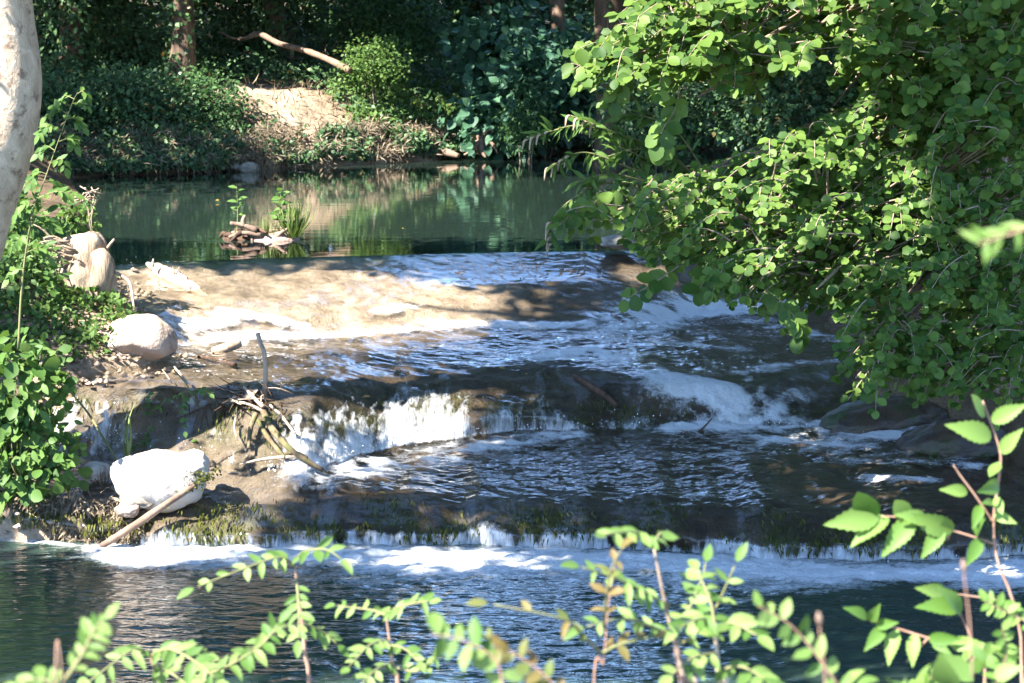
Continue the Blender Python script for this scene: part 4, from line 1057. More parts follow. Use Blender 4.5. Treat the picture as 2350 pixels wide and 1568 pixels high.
# ---- plants: stems with single leaves as their own objects
def tmesh(name, T):
    me = mesh(name, T[0], T[1], None)
    return me
_lm = {}
def leaf_mesh(T, mat, key):
    k_ = (key, mat.name)
    if k_ not in _lm:
        me = mesh('leaf', T[0], T[1], mat); _lm[k_] = me
    return _lm[k_]
TM = {'round': T_ROUND, 'oval': T_OVAL, 'lance': T_LANCE, 'serrate': T_SERRATE, 'heart': T_HEART, 'blade': T_BLADE}
_OV = ['oval', 'oval_b', 'oval_c', 'oval']
TM.update(oval_b=T_OVAL_B, oval_c=T_OVAL_C)
def put_leaf(plant, base, tip, nrm=(0, -.5, .8), T='oval', mat=None, w=1.0, name='leaf'):
    base = np.asarray(base, float); tip = np.asarray(tip, float)
    d = tip - base; L = np.linalg.norm(d)
    if T == 'oval': T = _OV[len(bpy.data.objects) % 4]
    R = frames(d[None], np.asarray(nrm, float)[None])[0]
    o_ = link(name, leaf_mesh(TM[T], mat, T), plant)
    M = Matrix.Identity(4)
    S = R * np.array([L * w, L, L])
    for i in range(3):
        for j in range(3): M[i][j] = S[i, j]
        M[i][3] = base[i] - EMPTY_LOC[plant.name][i]
    o_.matrix_local = M
    return o_
def stem_part(plant, pts, r, mat=None, name='stem', n=16, sides=6):
    v, f = tube(smooth_path(pts, n), r, sides, .05)
    return obj(name, v, f, mat or M_STEM, plant)
def upright_plant(name, px, py_base, py_top, d, label, n_leaf=14, size=.07, T='oval', mat=None, lean=0, group=None, cat='plant', spread=1.0, seed=0, r=.006, stem_mat=None, px_top=None, bare=.15, droop=-.1):
    r_ = np.random.default_rng(seed)
    b = at_y(px, py_base, d); t = at_y(px_top if px_top is not None else px + lean, py_top, d)
    e = empty(name, b, label, cat, group)
    mid = (b + t) / 2 + [r_.normal() * .02, r_.normal() * .02, 0]
    path = smooth_path([b, mid, t], 30)
    stem_part(e, [b, mid, t], [r, r * .8, r * .4], stem_mat)
    for i in range(n_leaf):
        u = bare + (1 - bare) * (i + .5) / n_leaf
        p = path[min(29, int(u * 29))]
        a = i * 2.4 + r_.normal() * .3
        d_ = np.array([math.cos(a), math.sin(a) * .8 - .15, .35 + droop + .2 * r_.normal()])
        L = size * (1.1 - .45 * u) * r_.uniform(.8, 1.15)
        put_leaf(e, p, p + unit(d_) * L * spread, (r_.normal() * .3, -.5, .9), T, mat or M_WEED1)
    return e
upright_plant('seedling', 543, 545, 428, 16.9, 'thin seedling with a few pale leaves on the end of the islet roots', 10, .10, 'oval', seed=1, r=.005, bare=.45)
upright_plant('seedling', 640, 530, 434, 16.9, 'leafier seedling growing in the middle of the islet', 16, .115, 'oval', seed=2, r=.005, px_top=645, bare=.2)
def tussock(name, c, n, L, label, spread=.05, mat=None, seed=0, lean=(0, 0, 0), cat='grass', arch=1.0, indiv=True, width=1.0):
    r_ = np.random.default_rng(seed)
    e = empty(name, c, label, cat)
    for i in range(n):
        a = r_.random() * 6.283; k_ = r_.random()
        b = np.array(c) + [math.cos(a) * spread * k_, math.sin(a) * spread * k_, 0]
        d = np.array([math.cos(a) * .5 * k_ * arch, math.sin(a) * .5 * k_ * arch, 1]) + np.array(lean) + r_.normal(size=3) * .12
        l = L * r_.uniform(.6, 1.1)
        put_leaf(e, b, b + unit(d) * l, (math.cos(a), math.sin(a), .3), 'blade', mat or M_GRASS1, 1.6 * width, 'blade')
    return e
M_GRASS1 = leaf_mat('grass_blade_single', (.07, .13, .025), (.18, .22, .07), single=True, trans=.35)
tussock('grass_tuft', at_y(672, 545, 16.85), 110, .30, 'bright arching grass tuft on the sunny end of the islet', .05, seed=3, arch=2.2)
tussock('grass_tuft', at_y(612, 540, 16.85), 60, .15, 'short yellowish grass tuft between the two seedlings of the islet', .07, seed=4, arch=1.4)
tussock('grass_tuft', at_y(292, 1055, 11.6), 7, .28, 'few tall grass blades standing behind the white boulder', .02, seed=6, arch=.3)
stick('reed', [(280, 1075, 11.6), (240, 1010, 11.7), (200, 945, 11.8), (150, 888, 11.95)], [.006, .007, .006, .003], M_STEM, 'long bent reed arching across the small side fall', 'reed', 16, 5, .02)
stick('reed', [(432, 880, 12.3), (415, 860, 12.35), (400, 842, 12.4)], [.006, .007, .005], M_DEAD, 'short pale broken reed at the shallow edge below the pink boulder', 'reed', 6, 5, .02)
stick('reed', [(395, 880, 12.3), (383, 862, 12.35), (372, 848, 12.4)], [.003, .003, .002], M_DEAD, 'very thin dry stalk next to the short broken reed', 'reed', 6, 5, .02)

# pinnate leaves
def pinnate(plant, pts, pairs, L, mat, T='oval', w=1.0, start=.22, side=(0, 0, 1), terminal=True, r=.0022, nrm=(0, -.65, .75), ang=58, droop=.25, stem_mat=None, seed=0, name='leaflet'):
    r_ = np.random.default_rng(seed)
    P = smooth_path(pts, 40)
    v, f = tube(P[::2], [r, r * .8, r * .5], 5)
    obj('rachis', v, f, stem_mat or M_STEM, plant)
    nrm = unit(np.array(nrm, float))
    for i in range(pairs):
        u = start + (1 - start) * (i + .3) / pairs
        k_ = min(38, int(u * 39))
        t = unit(P[k_ + 1] - P[k_ - 1])
        s_ = unit(np.cross(t, nrm))
        l = L * (1 - .25 * abs(u - .5) * 2) * r_.uniform(.82, 1.12)
        for sg in (-1, 1):
            if r_.random() < .15: continue
            a = math.radians(ang + r_.normal() * 7)
            d = t * math.cos(a) + s_ * sg * math.sin(a) - np.array([0, 0, droop]) + r_.normal(size=3) * .07
            n_ = unit(nrm + s_ * sg * -.25 + r_.normal(size=3) * .18)
            put_leaf(plant, P[k_], P[k_] + unit(d) * l * r_.uniform(.75, 1.12), n_, T, mat, w * r_.uniform(.8, 1.15), name)
    if terminal:
        t = unit(P[-1] - P[-4])
        put_leaf(plant, P[-1], P[-1] + unit(t - [0, 0, droop * .6]) * L, nrm, T, mat, w, name)

# the sapling by the leaning tree
sp = empty('ash_sapling', at_y(42, 800, 11.2), 'slender ash sapling with a pale stem growing between the leaning tree and the pool', 'sapling')
SP = [at_y(42, 800, 11.2), at_y(52, 640, 11.2), at_y(75, 490, 11.15), at_y(100, 420, 11.1), at_y(130, 335, 11.1), at_y(165, 240, 11.1), at_y(178, 212, 11.1)]
stem_part(sp, SP, [.0065, .006, .0045, .003, .0022, .0015, .001], M_STEM, n=40, sides=8)
for i, (a, m, b) in enumerate([((178, 215), (190, 210), (200, 222)), ((172, 228), (150, 220), (140, 235)), ((168, 238), (185, 235), (198, 245)), ((155, 262), (130, 250), (108, 268)), ((150, 275), (172, 272), (188, 290)), ((140, 300), (110, 290), (92, 310)),
                                ((135, 325), (160, 318), (172, 335)), ((125, 345), (105, 335), (88, 352)), ((115, 375), (140, 365), (150, 385)), ((108, 400), (85, 395), (70, 420)), ((100, 420), (125, 418), (140, 440)),
                                ((85, 455), (130, 440), (170, 448)), ((80, 470), (55, 470), (40, 490)), ((72, 510), (100, 500), (125, 520)), ((65, 540), (45, 545), (30, 565)), ((60, 580), (90, 570), (110, 590)), ((55, 620), (35, 620), (20, 640))]):
    dd = 11.1 + .1 * math.sin(i * 2.1)
    pinnate(sp, [at_y(*a, 11.1), at_y(*m, dd), at_y(*b, dd)], 5 if i > 2 else 3, .062 if i > 2 else .045, M_WEED1, 'oval', 1.0, seed=i, droop=.1, ang=52)
um = empty('dead_flower_head', at_y(208, 540, 12.6), 'dried brown umbel standing beside the bleached stump', 'flower')
for a, b in [((208, 535), (205, 440)), ((206, 525), (192, 455)), ((207, 510), (214, 440)), ((206, 500), (188, 450)), ((206, 495), (217, 455))]:
    stem_part(um, [at_y(*a, 12.6), (at_y(*a, 12.6) + at_y(*b, 12.6)) / 2 + [.01, 0, 0], at_y(*b, 12.6)], [.003, .002, .0015], M_DEAD, n=8, sides=5)
    for j in range(9):
        e_ = at_y(b[0] + r_.normal() * 10, b[1] + r_.normal() * 9, 12.6 + r_.normal() * .02)
        stem_part(um, [at_y(*b, 12.6), e_], [.0015, .004], M_DEAD, name='seed_head', n=3, sides=5)

# bushes on the near side of the cascade: leaves that can be picked out are objects, the rest one mass
def leafy_bush(name, c, rad, n_big, n_small, size, T, Tlow, label, seed, cat='bush', mat1=None, mat=None, face=(-.2, -.7, .6), group=None, stems=6, base_z=None):
    r = np.random.default_rng(seed)
    c = np.array(c, float); rad = np.array(rad, float)
    gz = ground_at(c[0], c[1]) if base_z is None else base_z
    e = empty(name, (c[0], c[1], min(gz, c[2] - rad[2] * .8)), label, cat, group)
    n = n_big + n_small
    d = rand_dir(n, .1)
    d[:n_big, 1] = -np.abs(d[:n_big, 1])
    fr = np.where(np.arange(n) < n_big, .75 + .3 * r.random(n), .3 + .68 * r.random(n) ** .6)
    wob = 1 + .3 * N3.fbm(d[:, 0] * 2 + seed, d[:, 1] * 2, d[:, 2] * 2)
    q = c + d * rad * (fr * wob)[:, None]
    nrm = unit(np.array(face) + .5 * d + .45 * r.normal(size=(n, 3)))
    dr = unit(d + .7 * r.normal(size=(n, 3)) + [0, 0, -.4])
    s = r.choice([.5, .7, .9, 1.1, 1.3], n) * r.uniform(.85, 1.15, n) * size
    for i in range(n_big):
        put_leaf(e, q[i], q[i] + dr[i] * s[i], nrm[i], T if i % 3 else 'oval', mat1 or M_WEED1, w=r.uniform(.8, 1.05))
    if n_small:
        o_ = leaves_obj('foliage', Tlow, q[n_big:], frames(dr[n_big:], nrm[n_big:]), s[n_big:] * .85, mat or M_WEED, e)
        o_['kind'] = 'stuff'
    b = np.array(EMPTY_LOC[e.name])
    for i in range(stems):
        t = q[r.integers(n)]
        stem_part(e, [b + r.normal(size=3) * [.04, .04, 0], (b + t) / 2 + r.normal(size=3) * .02, t], [.006, .004, .002], M_STEM, n=8, sides=5)
    return e
leafy_bush('round_leaved_bush', at_y(35, 880, 11.4), (.28, .22, .26), 170, 300, .075, 'round', T_ROUND_LOW, 'round-leaved bush in sun at the water side below the leaning tree', 301)
leafy_bush('round_leaved_bush', at_y(60, 1030, 11.4), (.30, .22, .24), 170, 300, .070, 'round', T_ROUND_LOW, 'lower round-leaved bush beside the small side fall, above the brown tufa', 302)
leafy_bush('leafy_weed', at_y(40, 530, 13.4), (.22, .25, .28), 120, 320, .065, 'oval', T_OVAL_LOW, 'shaded leafy weed behind the sapling, next to the bleached stump', 303)
leafy_bush('leafy_weed', at_y(35, 640, 13.0), (.30, .25, .26), 120, 400, .06, 'oval', T_OVAL_LOW, 'dark leafy weed at the foot of the leaning tree', 304)
leafy_bush('leafy_weed', at_y(110, 735, 13.2), (.22, .2, .12), 120, 420, .05, 'oval', T_OVAL_LOW, 'sun-bleached low weed in front of the bleached stump', 305)
leafy_bush('leafy_weed', at_y(195, 755, 13.2), (.10, .12, .10), 90, 420, .036, 'oval', T_OVAL_LOW, 'fine-leaved weed between the stump and the pink boulder', 306)
leafy_bush('leafy_weed', at_y(160, 845, 12.9), (.12, .12, .08), 70, 200, .045, 'oval', T_OVAL_LOW, 'little green weed on the ledge beside the flat brown pool edge', 307)
leafy_bush('leafy_weed', at_y(180, 500, 13.7), (.13, .12, .11), 60, 200, .055, 'oval', T_OVAL_LOW, 'small leafy weed crowning the top of the bleached stump', 308)
tussock('grass_tuft', at_y(60, 1130, 11.55), 60, .16, 'low grass tuft under the lower round-leaved bush', .16, seed=11, arch=1.3)
tussock('grass_tuft', at_y(195, 860, 12.75), 26, .15, 'small grass tuft at the corner of the flat brown ledge', .05, seed=12, arch=1.3)
tussock('grass_tuft', at_y(240, 1120, 11.5), 22, .12, 'sparse dry grass tuft against the white boulder', .06, seed=13, arch=1.3, mat=M_DRY)
# low growth over the soil between the bushes
r = np.random.default_rng(310)
x = r.uniform(-4.2, -1.7, 34000); y = r.uniform(11.2, 16.2, 34000); s = shore_sd(x, y)
m = (s > .06) & (N2.fbm(x * 2.5, y * 2.5) + .5 * r.random(len(x)) > -.05)
x, y = x[m], y[m]
q = np.stack([x, y, ground_z(x, y) + r.uniform(.0, .09, len(x))], -1)
leaves_obj('bank_weeds', T_QUAD, q, frames(rand_dir(len(q), .3), np.array([0, -.5, .8]) + .6 * r.normal(size=q.shape)), r.uniform(.022, .058, len(q)), M_WEED, kind='stuff')
r = np.random.default_rng(311)
x = r.uniform(-4.0, -1.5, 14000); y = r.uniform(11.2, 15.6, 14000); s = shore_sd(x, y)
m = s > -.02
x, y = x[m], y[m]
q = np.stack([x, y, ground_z(x, y) + r.uniform(.002, .02, len(x))], -1)
leaves_obj('leaf_litter', T_QUAD, q, frames(rand_dir(len(q), 0) * [1, 1, .3], np.array([0, -.2, 1.0]) + .4 * r.normal(size=q.shape)), r.uniform(.015, .05, len(q)), M_DRY, kind='stuff')
x = r.uniform(-3.6, -1.4, 9000); y = r.uniform(11.3, 15.4, 9000); s = shore_sd(x, y)
m = (np.abs(s) < .22)
x, y = x[m][:420], y[m][:420]
z = np.maximum(ground_z(x, y), water_z(x, y) - .02)
ov = np.array([(1, 0, 0), (-1, 0, 0), (0, 1, 0), (0, -1, 0), (0, 0, 1), (0, 0, -1)], float)
of = np.array([(0, 2, 4), (2, 1, 4), (1, 3, 4), (3, 0, 4), (2, 0, 5), (1, 2, 5), (3, 1, 5), (0, 3, 5)])
sz = r.uniform(.008, .032, (len(x), 3)) * [1.2, 1, .7]
a_ = r.random(len(x)) * 3.1
pv = ov[None] * sz[:, None]
pv = np.stack([pv[..., 0] * np.cos(a_)[:, None] - pv[..., 1] * np.sin(a_)[:, None], pv[..., 0] * np.sin(a_)[:, None] + pv[..., 1] * np.cos(a_)[:, None], pv[..., 2]], -1) + np.stack([x, y, z], -1)[:, None]
tag(obj('gravel', pv.reshape(-1, 3), (of[None] + (np.arange(len(x)) * 6)[:, None, None]).reshape(-1, 3), M_PINK), kind='stuff')
# the brown mossy tufa lump beside the lowest fall
r = np.random.default_rng(15)
n_ = 5200
x = r.uniform(-3.2, -1.92, n_); px_t = r.random(n_)
yA, zA = line_at(0, x); yB, zB = line_at(2, x)
q = np.stack([x, yA + (yB - yA) * px_t - .03, zA + (zB - zA) * px_t ** .8 + .02], -1)
d = unit(np.stack([.4 * r.normal(size=n_), -.4 + .2 * r.normal(size=n_), -.6 + .4 * r.normal(size=n_)], -1))
leaves_obj('hanging_moss', (T_QUAD[0] * [.22, 1, 1], T_QUAD[1]), q, frames(d, np.array([0, -.8, .6]) + .5 * r.normal(size=q.shape)), r.uniform(.04, .10, n_), M_DRY, kind='stuff')
# hanging seedling on the driftwood
hs = empty('trailing_seedling', at_y(430, 890, 12.15), 'yellow-green trailing seedling hanging over the wet tan rock face', 'plant')
for i, (a, m, b, pr) in enumerate([((440, 895), (425, 900), (395, 915), 4), ((430, 905), (420, 935), (425, 990), 6), ((445, 895), (465, 895), (482, 905), 4), ((380, 915), (365, 935), (345, 945), 3), ((420, 990), (415, 1005), (440, 1010), 3),
                                   ((350, 970), (335, 1000), (345, 1020), 4), ((360, 900), (345, 910), (340, 925), 3), ((355, 1000), (330, 1015), (312, 1025), 3)]):
    pinnate(hs, [at_y(*a, 12.1), at_y(*m, 12.05), at_y(*b, 12.0)], pr, .040, M_WEED1, 'oval', 1.15, seed=40 + i, start=.1, droop=.3)
stem_part(hs, [at_y(400, 850, 12.3), at_y(430, 885, 12.15), at_y(450, 930, 12.05)], [.004, .004, .002], M_STEM)
# fallen leaves on the water
for i, (px, py, L, lab) in enumerate([(1145, 852, .055, 'yellow fallen leaf on the rapids above the dark brink'), (1210, 866, .05, 'second yellow fallen leaf, beside the sunken branch'), (850, 917, .07, 'buff fallen leaf resting at the mossy edge of the middle fall'),
                                      (868, 1138, .06, 'reddish fallen leaf on the brim of the lowest fall'), (923, 530, .05, 'pale fallen leaf drifting on the calm pool'), (503, 464, .05, 'tiny white leaf drifting far out on the calm pool'),
                                      (1560, 995, .05, 'brown fallen leaf at the edge of the lower foam'), (430, 1248, .05, 'orange fallen leaf stuck under the mossy lip'), (160, 1003, .05, 'orange fallen leaf on the wet tan rock by the side fall')]):
    L *= .75
    p0 = on_water(px, py) + [0, 0, .018]
    a = i * 1.9
    R = frames(np.array([[math.cos(a), math.sin(a) * .5, .05]]), np.array([[0, -.3, 1.0]]))
    v, f = leaf_cloud(T_OVAL, p0[None], R, [L])
    tag(obj('fallen_leaf', v, f, M_FALLEN), lab, 'leaf', 'fallen leaves on the water')
# ================================================================ THE GREAT LEAFY BOUGHS OVER THE CASCADE
def inside_poly(px, py, poly):
    c = np.zeros(px.shape, bool)
    for (x0, y0), (x1, y1) in zip(poly, poly[1:] + poly[:1]):
        m = (y0 > py) != (y1 > py)
        c ^= m & (px < (x1 - x0) * (py - y0) / (y1 - y0 + 1e-9) + x0)
    return c
def boughs(name, label, poly, dr, n_spray, trunk_pts, trunk_r, hubs, leaf_size, T, Tlow, seed, mat1, mat, group, per=(8, 17), holes=.0, twig_len=(.15, .32)):
    """a tree seen through its hanging boughs: trunk, limbs, twigs; the leaves nearest the lens are single objects"""
    r = np.random.default_rng(seed)
    b = np.array(trunk_pts[0], float)
    e = empty(name, b, label, 'tree', group)
    v, f = tube(smooth_path(trunk_pts, 34), trunk_r, 16, .12, 6, seed)
    obj('trunk', v, f, M_BARK_RED, e)
    TP = smooth_path(trunk_pts, 40)
    xs_ = [p[0] for p in poly]; ys_ = [p[1] for p in poly]
    px = r.uniform(min(xs_), max(xs_), n_spray * 6); py = r.uniform(min(ys_), max(ys_), n_spray * 6)
    m = inside_poly(px, py, poly) & (N2.fbm(px / 170. + seed, py / 110.) > -.45 + holes)
    px, py = px[m][:n_spray], py[m][:n_spray]
    n = len(px)
    dd = r.uniform(dr[0], dr[1], n)
    S = np.array([at_y(a, c, d) for a, c, d in zip(px, py, dd)])
    H = np.array([at_y(*h) for h in hubs])
    # limbs from the trunk to the hubs
    for h in H:
        k_ = int(np.argmin(np.abs(TP[:, 2] - (h[2] + .25)) + .15 * np.linalg.norm(TP[:, :2] - h[:2], axis=1)))
        a = TP[k_]
        mid = (a + h) / 2 + [0, 0, .16 + .1 * r.random()]
        v, f = tube(smooth_path([a, mid, h, h + unit(h - mid) * .25], 20), [.024, .015, .008, .003], 7, .12, 9, seed)
        obj('limb', v, f, M_TWIG, e)
    tw, pos, dirs, nrms, size = [], [], [], [], []
    for i in range(n):
        h = H[int(np.argmin(np.linalg.norm((H - S[i]) * [1, .6, 1.2], axis=1)))]
        out = unit(S[i] - h + np.array([-.25, -.15, -.05])) 
        d = unit((out * .8 + r.normal(size=3) * .45) * [1, 1, .5] + [-.3, -.25, -.2])
        L = r.uniform(*twig_len)
        a = S[i] - d * L * .5; z = S[i] + d * L * .5 - [0, 0, .06 * r.random()]
        start = h + (a - h) * (.35 + .5 * r.random())
        path = smooth_path([start, a, S[i] + [0, 0, .02], z], 14)
        tw.append(tube(path, [.005, .0035, .0015], 4, cap=False))
        k_ = r.integers(*per)
        for j in range(k_):
            u = .38 + .62 * (j + .5) / k_
            p = path[min(13, int(u * 13.9))]
            t = unit(path[min(13, int(u * 13.9) + 1)] - path[max(0, int(u * 13.9) - 1)]) if int(u * 13.9) < 13 else unit(path[13] - path[12])
            sd = unit(np.cross(t, [0, -.5, .9])) * (1 if j % 2 else -1)
            q = unit((t * .55 + sd * .85 + r.normal(size=3) * .3) * [1, 1, .55] + [0, -.1, -.16])
            pos.append(p); dirs.append(q); nrms.append(unit(np.array([-.22, -.55, .75]) + r.normal(size=3) * .34)); size.append(leaf_size * r.choice([.5, .75, .95, 1.1, 1.25]) * r.uniform(.85, 1.15))
        pos.append(path[13]); dirs.append(unit(path[13] - path[11])); nrms.append(unit(np.array([-.28, -.62, .62]) + r.normal(size=3) * .3)); size.append(leaf_size)
    v, f = join(tw)
    o_ = obj('twigs', v, f, M_TWIG, e); o_['kind'] = 'stuff'; o_.name = 'twig'
    pos, dirs, nrms, size = map(np.array, (pos, dirs, nrms, size))
    order = np.argsort(pos[:, 1] - .8 * size / leaf_size * .3)
    big = order[:300]; rest = order[300:]
    for i in big: put_leaf(e, pos[i], pos[i] + dirs[i] * size[i], nrms[i], T, mat1)
    o_ = leaves_obj('foliage', Tlow, pos[rest], frames(dirs[rest], nrms[rest]), size[rest], mat, e)
    o_['kind'] = 'stuff'
    return e
POLY_A = [(1520, -60), (1450, 40), (1370, 100), (1350, 135), (1400, 175), (1490, 160), (1540, 205), (1590, 170), (1660, 170), (1690, 205), (1740, 190), (1780, 130), (1860, 150), (1920, 80), (2000, 220), (2100, 280), (2360, 330), (2420, -60)]
tb = at_y(2230, 800, 13.2); tb[2] = ground_at(tb[0], tb[1]) - .15
AL = boughs('alder_tree', 'alder tree whose sunlit boughs of round leaves hang over the pool', POLY_A, (9.8, 11.4), 720,
       [tb, at_y(2210, 500, 13.0), at_y(2195, 250, 12.8), at_y(2215, 0, 12.6), at_y(2240, -400, 12.4)], [.16, .13, .12, .11, .08],
       [(1560, 60, 10.6), (1700, 120, 10.5), (1480, 120, 10.6), (1880, 60, 10.7), (2050, 120, 10.9), (2200, 200, 11.0), (1660, 190, 10.4), (2300, 60, 10.9), (1950, 200, 10.8)],
       .057, 'round', T_ROUND_LOW, 401, M_TREE1, M_TREE, None, holes=.05)
# the alder's own crown above the boughs keeps the sky off them
r = np.random.default_rng(404)
ac = np.stack([r.uniform(.6, 6.0, 900), r.uniform(9.5, 15.5, 900), r.uniform(3.3, 7.2, 900)], -1)
ac = ac[~shades_gap(ac, .2) & (ac[:, 0] > .4 + .25 * np.abs(ac[:, 2] - 5))]
q, R, s = clumps(ac, 44, .27, .11, 405)
leaves_obj('crown', T_QUAD, q, R, s, M_CROWN, AL)
POLY_B = [(1700, 365), (1620, 385), (1540, 425), (1420, 450), (1320, 470), (1310, 515), (1450, 525), (1520, 550), (1500, 560), (1560, 575), (1640, 600), (1640, 650), (1760, 670), (1800, 700), (1880, 660), (1960, 690), (2060, 600), (2380, 580), (2400, 270), (2200, 240), (2050, 250), (1980, 230), (1880, 290), (1790, 325)]
tb = at_y(2330, 860, 12.6); tb[2] = ground_at(tb[0], tb[1]) - .15
boughs('willow_tree', 'bushy willow filling the bank below the alder, its round-leaved boughs over the weir', POLY_B, (9.7, 12.4), 1250,
       [tb, at_y(2300, 600, 12.4), at_y(2330, 350, 12.2), at_y(2380, 100, 12.0)], [.12, .10, .07, .04],
       [(1450, 470, 10.7), (1560, 420, 10.6), (1700, 400, 10.6), (1850, 350, 10.8), (2000, 330, 11.0), (2150, 350, 11.2), (2250, 450, 11.2), (2050, 480, 10.6), (1900, 500, 10.3), (1750, 520, 10.3), (1620, 520, 10.6), (1780, 620, 10.0), (1920, 620, 10.0), (2150, 560, 10.5)],
       .046, 'round', T_ROUND_LOW, 402, M_TREE1, M_TREE, None, per=(9, 18))
POLY_D = [(1420, 640), (1480, 600), (1540, 560), (1500, 650), (1480, 690), (1430, 660)]
POLY_C = [(2080, 560), (1980, 660), (1950, 740), (1960, 800), (1950, 850), (1990, 870), (2090, 850), (2180, 880), (2380, 880), (2400, 540)]
tb = at_y(2420, 960, 11.6); tb[2] = ground_at(tb[0], tb[1]) - .15
boughs('hazel_shrub', 'low hazel shrub with sunlit leaves drooping over the dark rock shelf', POLY_C, (9.6, 10.9), 360,
       [tb, at_y(2410, 800, 11.4), at_y(2400, 640, 11.2), at_y(2420, 500, 11.0)], [.06, .05, .035, .02],
       [(2050, 720, 10.1), (2150, 660, 10.3), (2280, 720, 10.2), (2200, 800, 10.2), (2330, 830, 10.2), (2030, 800, 10.2)],
       .044, 'round', T_ROUND_LOW, 403, M_TREE1, M_TREE, None)
def sprig(label, pts, n, size, seed, mat=None, T='round', r0=.004, name='hanging_sprig', smat=None, cat='branch'):
    r = np.random.default_rng(seed)
    P = smooth_path([at_y(*p) for p in pts], 30)
    e = empty(name, P[0], label, cat)
    stem_part(e, [at_y(*p) for p in pts], [r0, r0 * .7, r0 * .3], smat or M_TWIG, 'twig')
    for j in range(n):
        u = .15 + .85 * (j + .5) / n
        k_ = min(28, max(1, int(u * 29)))
        t = unit(P[k_ + 1] - P[k_ - 1])
        sd = unit(np.cross(t, [0, -.8, .5])) * (1 if j % 2 else -1)
        q = unit(t * .5 + sd * .8 + r.normal(size=3) * .3 + [0, -.1, -.25])
        put_leaf(e, P[k_], P[k_] + q * size * r.uniform(.75, 1.15), unit(np.array([-.25, -.75, .5]) + r.normal(size=3) * .3), T, mat or M_TREE1)
    return e
sprig('drooping willow sprig hanging furthest down over the middle rapids', [(1720, 640, 10.0), (1790, 690, 9.95), (1830, 740, 9.9), (1840, 785, 9.9)], 22, .075, 1)
sprig('short drooping willow sprig over the wet rocks at the weir', [(1560, 610, 10.1), (1500, 650, 10.0), (1430, 690, 10.0)], 13, .080, 2)
sprig('willow sprig reaching left over the lip of the calm pool', [(1480, 480, 10.4), (1350, 470, 10.3), (1280, 520, 10.2)], 18, .08, 3)
sprig('willow sprig dangling at the dark gap beside the white chute', [(1640, 600, 10.1), (1620, 640, 10.05), (1600, 672, 10.0)], 9, .08, 4)
sprig('alder spray hanging into the shady gap, its leaves glowing', [(1560, 200, 10.2), (1550, 250, 10.15), (1520, 300, 10.1), (1515, 340, 10.1)], 16, .085, 5)
sprig('alder spray of glowing leaves hanging beside the shady gap', [(1420, 130, 10.3), (1380, 160, 10.2), (1310, 145, 10.2)], 15, .08, 6)
sprig('alder spray drooping in front of the stout dark trunk', [(1440, 140, 10.3), (1420, 200, 10.2), (1400, 240, 10.2)], 16, .08, 7)
sprig('bare-tipped hazel sprig trailing over the dark rock shelf', [(2020, 820, 10.1), (1980, 870, 10.05), (1945, 920, 10.0)], 10, .05, 8)
# the thin-leaved bush with drooping spent flower heads
bd = empty('butterfly_bush', at_y(1600, 420, 11.6), 'straggly narrow-leaved bush with drooping spent flower heads over the calm pool', 'bush')
r = np.random.default_rng(90)
for i, pts in enumerate([[(1620, 430, 11.6), (1480, 330, 11.5), (1340, 290, 11.4), (1270, 300, 11.35), (1212, 320, 11.3)], [(1620, 430, 11.6), (1500, 340, 11.5), (1400, 300, 11.4), (1310, 265, 11.35)], [(1620, 440, 11.6), (1460, 390, 11.4), (1340, 350, 11.3), (1262, 385, 11.2)],
                         [(1620, 450, 11.6), (1420, 420, 11.4), (1340, 440, 11.3), (1270, 500, 11.2), (1268, 560, 11.2)], [(1620, 430, 11.6), (1520, 380, 11.5), (1430, 340, 11.4), (1360, 300, 11.4)], [(1620, 440, 11.6), (1500, 420, 11.4), (1400, 400, 11.3), (1320, 420, 11.2)],
                         [(1640, 430, 11.6), (1560, 310, 11.6), (1490, 270, 11.6), (1420, 260, 11.6)], [(1640, 440, 11.6), (1540, 360, 11.5), (1480, 340, 11.4), (1390, 360, 11.35)]]):
    P = smooth_path([at_y(*p) for p in pts], 30)
    stem_part(bd, [at_y(*p) for p in pts], [.007, .005, .003], M_STEM, 'branch', 24)
    for j in range(34):
        k_ = 6 + int(22 * j / 34)
        t = unit(P[k_ + 1] - P[k_ - 1])
        q = unit(t * .6 + r.normal(size=3) * .6 + [0, -.1, -.25])
        put_leaf(bd, P[k_], P[k_] + q * r.uniform(.06, .12), unit(np.array([-.2, -.6, .7]) + r.normal(size=3) * .4), 'lance', M_WEED1)
    if i < 4:
        for j in range(4):
            a = P[29 - j * 2]
            stem_part(bd, [a, a + [-.02, -.01, -.01], a + [-.028, -.02, -.05 - .02 * r.random()]], [.003, .008, .006, .003], M_DEAD, 'flower_head', 8, 7)

# ================================================================ FOREGROUND PLANTS ON THE NEAR BANK
def fg(name, label, px, py, d, cat='plant', group=None):
    return empty(name, at_y(px, py, d), label, cat, group)
def ash_top(label, stem, leaves, L, d, seed=0, mat=None, r=.005, smat=None):
    """a young ash shoot: stem (px, py pairs from below) and compound leaves"""
    s = [at_y(x, y, d) for x, y in stem]
    root = s[0] + np.array([0, 0, 0.0]); root[2] = ground_at(root[0], root[1]) - .05
    e = empty('ash_seedling', root, label, 'seedling', 'ash seedlings in front of the pool')
    stem_part(e, [root] + s, [r * .8, r * .6, r * .25], smat or M_STEM_RED, n=24, sides=7)
    for i, (pts, pr) in enumerate(leaves):
        pinnate(e, [at_y(x, y, d + dd) for x, y, dd in pts], pr, L * .74, mat or M_ASH1, 'oval', .85, seed=seed * 31 + i, start=.12, droop=.22, stem_mat=M_STEM)
    return e
